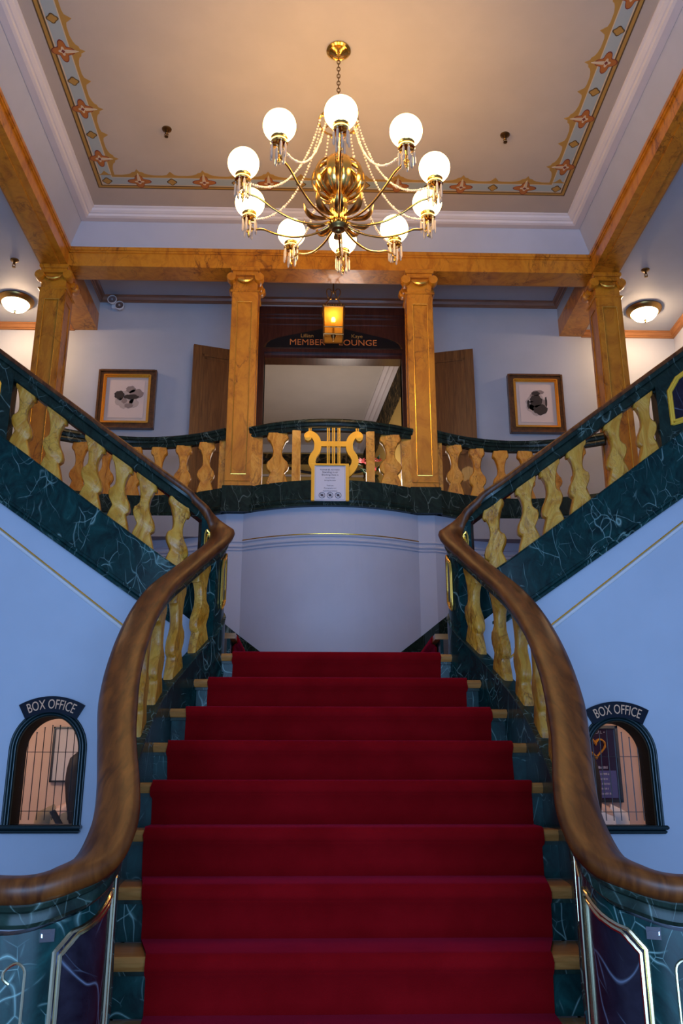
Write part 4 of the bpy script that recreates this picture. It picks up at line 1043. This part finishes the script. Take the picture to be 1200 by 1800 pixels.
for sx, sy in ((0, -1), (0, 1), (-1, 0), (1, 0)):
    g = MB()
    if sy: g.prism([(-hw, zt), (hw, zt), (hb, zb), (-hb, zb)], lambda u, v: (LX + u, LY + sy * (hw - .003 if v > 5.85 else hb - .003), v), lambda u, v: (LX + u, LY + sy * (hw if v > 5.85 else hb), v))
    else: g.prism([(-hw, zt), (hw, zt), (hb, zb), (-hb, zb)], lambda u, v: (LX + sx * (hw - .003 if v > 5.85 else hb - .003), LY + u, v), lambda u, v: (LX + sx * (hw if v > 5.85 else hb), LY + u, v))
    build('glass_pane', g, 'lantern_glass', ln)
m = MB()
for s in (-1, 1):
    m.tube(catmull([(LX + s * hw, LY, zt - .10), (LX + s * (hw + .012), LY, zt), (LX + s * .09, LY, zt + .07), (LX + s * .045, LY, zt + .13), (LX + s * .020, LY, zt + .19), (LX + s * .028, LY, zt + .245), (LX + s * .058, LY, zt + .25), (LX + s * .068, LY, zt + .21), (LX + s * .045, LY, zt + .145), (LX + s * .02, LY, zt + .14)], 6), .0055, 6)
m.tube([(LX - .02, LY, zt + .22), (LX + .02, LY, zt + .22)], .006, 6); m.lathe([(.006, zt + .20), (.013, zt + .215), (.008, zt + .24), (.006, zt + .30), (.006, 6.69)], (LX, LY, 0), 10)
build('hanger', m, 'aged_brass', ln, smooth=True)
build('candle_holder', MB().lathe([(.006, zb - .03), (.012, zb + .0), (.028, zb + .03), (.010, zb + .045), (.008, zb + .075), (.020, zb + .085), (.013, zb + .095), (.013, zb + .17), (.009, zb + .18)], (LX, LY, 0), 14), 'aged_brass', ln, smooth=True)
build('flame_bulb', MB().sphere((LX, LY, zb + .205), .022, 12, 10, sc=(1, 1, 1.35)), 'bulb', ln, smooth=True)

# ------------------------------------------------------------------ chandelier
CX, CY = .012, 5.235; ZR = 5.575; RR = .675
ch = empty('chandelier', (CX, CY, 5.2), 'large brass chandelier with ten glowing white globes and crystal drops', 'chandelier')
C3 = Vector((CX, CY, 0))
build('ceiling_canopy', MB().lathe([(.088, CEIL), (.09, CEIL - .012), (.075, CEIL - .022), (.07, CEIL - .018), (.055, CEIL - .022), (.035, CEIL - .036), (.016, CEIL - .045), (.012, CEIL - .06)], (CX, CY, 0), 36), 'brass', ch, smooth=True, angle=30)
m = MB(); z = CEIL - .06; i = 0
while z > 6.17:
    pts = []
    for q in range(12):
        a = 2 * PI * q / 12; u = .011 * math.cos(a); v = .021 * math.sin(a); pts.append((CX + (u if i % 2 else 0), CY + (0 if i % 2 else u), z - .018 + v))
    m.tube(pts, .0035, 5, loop=True); z -= .032; i += 1
build('chain', m, 'aged_brass', ch, smooth=True)
m = MB().lathe([(.004, 6.19), (.02, 6.175), (.028, 6.15), (.02, 6.13), (.012, 6.12), (.012, 5.86), (.03, 5.84), (.045, 5.80), (.03, 5.76), (.02, 5.74), (.02, 5.50), (.055, 5.48), (.06, 5.45)], (CX, CY, 0), 24)
m.tube([(CX + .14 * math.cos(a * PI / 20), CY + .14 * math.sin(a * PI / 20), 6.11) for a in range(40)], .008, 8, loop=True)
for q in range(5): a = q * 2 * PI / 5; m.tube([(CX, CY, 6.15), (CX + .14 * math.cos(a), CY + .14 * math.sin(a), 6.11)], .005, 6)
for q in range(10): a = q * 2 * PI / 10; m.sphere((CX + .14 * math.cos(a), CY + .14 * math.sin(a), 6.095), .012, 8, 6)
build('stem', m, 'brass', ch, smooth=True)
# fluted hub
m = MB(); rings = []
for r, z in ((.060, 5.455), (.066, 5.44), (.066, 5.425), (.060, 5.415), (.060, 5.36), (.066, 5.35), (.060, 5.34), (.052, 5.31), (.052, 5.275), (.066, 5.262), (.070, 5.245), (.066, 5.23)):
    rings.append([(CX + r * (1 + (.07 if (q % 4 < 2 and r < .062) else 0)) * math.cos(2 * PI * q / 64), CY + r * (1 + (.07 if (q % 4 < 2 and r < .062) else 0)) * math.sin(2 * PI * q / 64), z) for q in range(64)])
m.loft(rings); build('hub', m, 'brass', ch, smooth=True, angle=35)
build('bottom_finial', MB().lathe([(.066, 5.232), (.060, 5.222), (.05, 5.215), (.045, 5.205), (.022, 5.198), (.018, 5.188), (.004, 5.180)], (CX, CY, 0), 28), 'dark_brass', ch, smooth=True)
# ball: mottled core and curved brass straps
build('core_ball', MB().sphere((CX, CY, 5.60), .105, 28, 18, sc=(1, 1, 1.1)), 'aged_brass', ch, smooth=True)
for q in range(10):
    a0 = 2 * PI * q / 10; m = MB(); rings = []
    for j in range(15):
        t = math.radians(22 + 136 * j / 14); r = .185 * math.sin(t); z = 5.61 + .17 * math.cos(t); hwid = .026 * math.sin(t) ** .8 + .004
        d = Vector((math.cos(a0), math.sin(a0), 0)); s = Vector((-math.sin(a0), math.cos(a0), 0)); c = C3 + Vector((0, 0, z)) + d * r; nrm = (d * math.sin(t) + Vector((0, 0, math.cos(t))))
        rings.append([c - s * hwid, c + nrm * .008, c + s * hwid, c + s * hwid - nrm * .004, c + nrm * .004, c - s * hwid - nrm * .004])
    m.loft(rings); build('brass_strap', m, 'brass', ch, smooth=True, angle=50)
for q in range(10):
    a0 = 2 * PI * (q + .5) / 10; m = MB(); rings = []; d = Vector((math.cos(a0), math.sin(a0), 0)); s = Vector((-math.sin(a0), math.cos(a0), 0))
    P = catmull([(.06, 0, 5.285), (.12, 0, 5.262), (.19, 0, 5.262), (.235, 0, 5.30), (.252, 0, 5.355)], 5)
    for j, p in enumerate(P):
        f = j / (len(P) - 1); hwid = .004 + .026 * math.sin(PI * min(1, f * 1.02)) ** .8; c = C3 + d * p.x + Vector((0, 0, p.z))
        rings.append([c - s * hwid + Vector((0, 0, .006)), c - Vector((0, 0, .005)), c + s * hwid + Vector((0, 0, .006)), c + Vector((0, 0, .001))])
    m.loft(rings); build('leaf', m, 'dark_brass', ch, smooth=True, angle=60)
ANG = [0, 38.8, 74.6, 107, 140, 175.8, 210.5, 250, 286.3, 324.7]
def arm_meshes():
    out = {}
    # local frame: arm lies along +x, origin on the chandelier axis at z=0 (world z)
    m = MB(); P = catmull([(.05, 0, 5.262), (.11, 0, 5.232), (.20, 0, 5.212), (.33, 0, 5.222), (.46, 0, 5.275), (.56, 0, 5.335), (.625, 0, 5.352), (.665, 0, 5.375), (.675, 0, 5.43)], 6)
    m.tube(P, .0076, 8)
    sc = [(.675 + .022 * (1 - i / 26) * math.cos(i * .42 + PI), 0, 5.352 + .022 * (1 - i / 26) * math.sin(i * .42 + PI)) for i in range(20)]
    m.tube(sc, .004, 6); m.lathe([(.003, 5.30), (.010, 5.315), (.006, 5.33), (.009, 5.345), (.004, 5.36)], (.675, 0, 0), 10)
    out['lamp_arm'] = (m, 'brass')
    out['globe_fitter'] = (MB().lathe([(.008, 5.40), (.012, 5.43), (.030, 5.438), (.052, 5.446), (.056, 5.455), (.050, 5.462), (.050, 5.490), (.054, 5.494), (.046, 5.50), (.010, 5.50)], (.675, 0, 0), 28), 'brass')
    out['globe_shade'] = (MB().sphere((.675, 0, ZR + .012), .106, 32, 20), 'globe_glass')
    pr = MB(); pr.lathe([(.002, 0), (.007, -.010), (.0085, -.020), (.0085, -.095), (.003, -.110)], (0, 0, 0), 6)
    pr.sphere((0, 0, .009), .006, 6, 4)
    out['crystal_prism'] = (pr, 'crystal')
    b = MB(); A = Vector((.14, 0, 6.09)); B = Vector((.635, 0, 5.44)); nb = 46
    for i in range(nb + 1):
        t = i / nb; p = A.lerp(B, t); p.z -= .30 * 4 * t * (1 - t) * .62 * (1 + .35 * (t - .5)); p.x -= .10 * 4 * t * (1 - t) * .6
        b.sphere(p, .0078 + .003 * (i % 6 == 0), 7, 5)
    out['bead_chain'] = (b, 'bead_glass')
    return {k: v for k, v in out.items()}
AM = arm_meshes(); ME = {}
for k, (mb, mt) in AM.items():
    me = bpy.data.meshes.new(k); me.from_pydata(mb.v, [], mb.f); me.materials.append(MATS[mt]); me.polygons.foreach_set('use_smooth', [k != 'crystal_prism'] * len(me.polygons))
    try: me.set_sharp_from_angle(angle=math.radians(45)) if k in ('globe_fitter',) else None
    except Exception: pass
    import bmesh
    bm = bmesh.new(); bm.from_mesh(me); bmesh.ops.recalc_face_normals(bm, faces=bm.faces); bm.to_mesh(me); bm.free(); ME[k] = me
def link_obj(name, me, parent, loc=(0, 0, 0), rz=0):
    o = bpy.data.objects.new(name, me); COL.objects.link(o); o.parent = parent; o.location = loc; o.rotation_euler = (0, 0, rz); return o
for a in ANG:
    rz = math.radians(a - 90)
    arm = link_obj('lamp_arm', ME['lamp_arm'], ch, (0, 0, -5.2), rz)
    link_obj('globe_fitter', ME['globe_fitter'], arm); link_obj('globe_shade', ME['globe_shade'], arm); link_obj('bead_chain', ME['bead_chain'], ch, (0, 0, -5.2), rz)
    for q in range(9):
        b = 2 * PI * (q + .3) / 9; r = .050 if q % 3 else .030
        link_obj('crystal_prism', ME['crystal_prism'], arm, (.675 + r * math.cos(b), r * math.sin(b), 5.436 if q % 3 else 5.405))
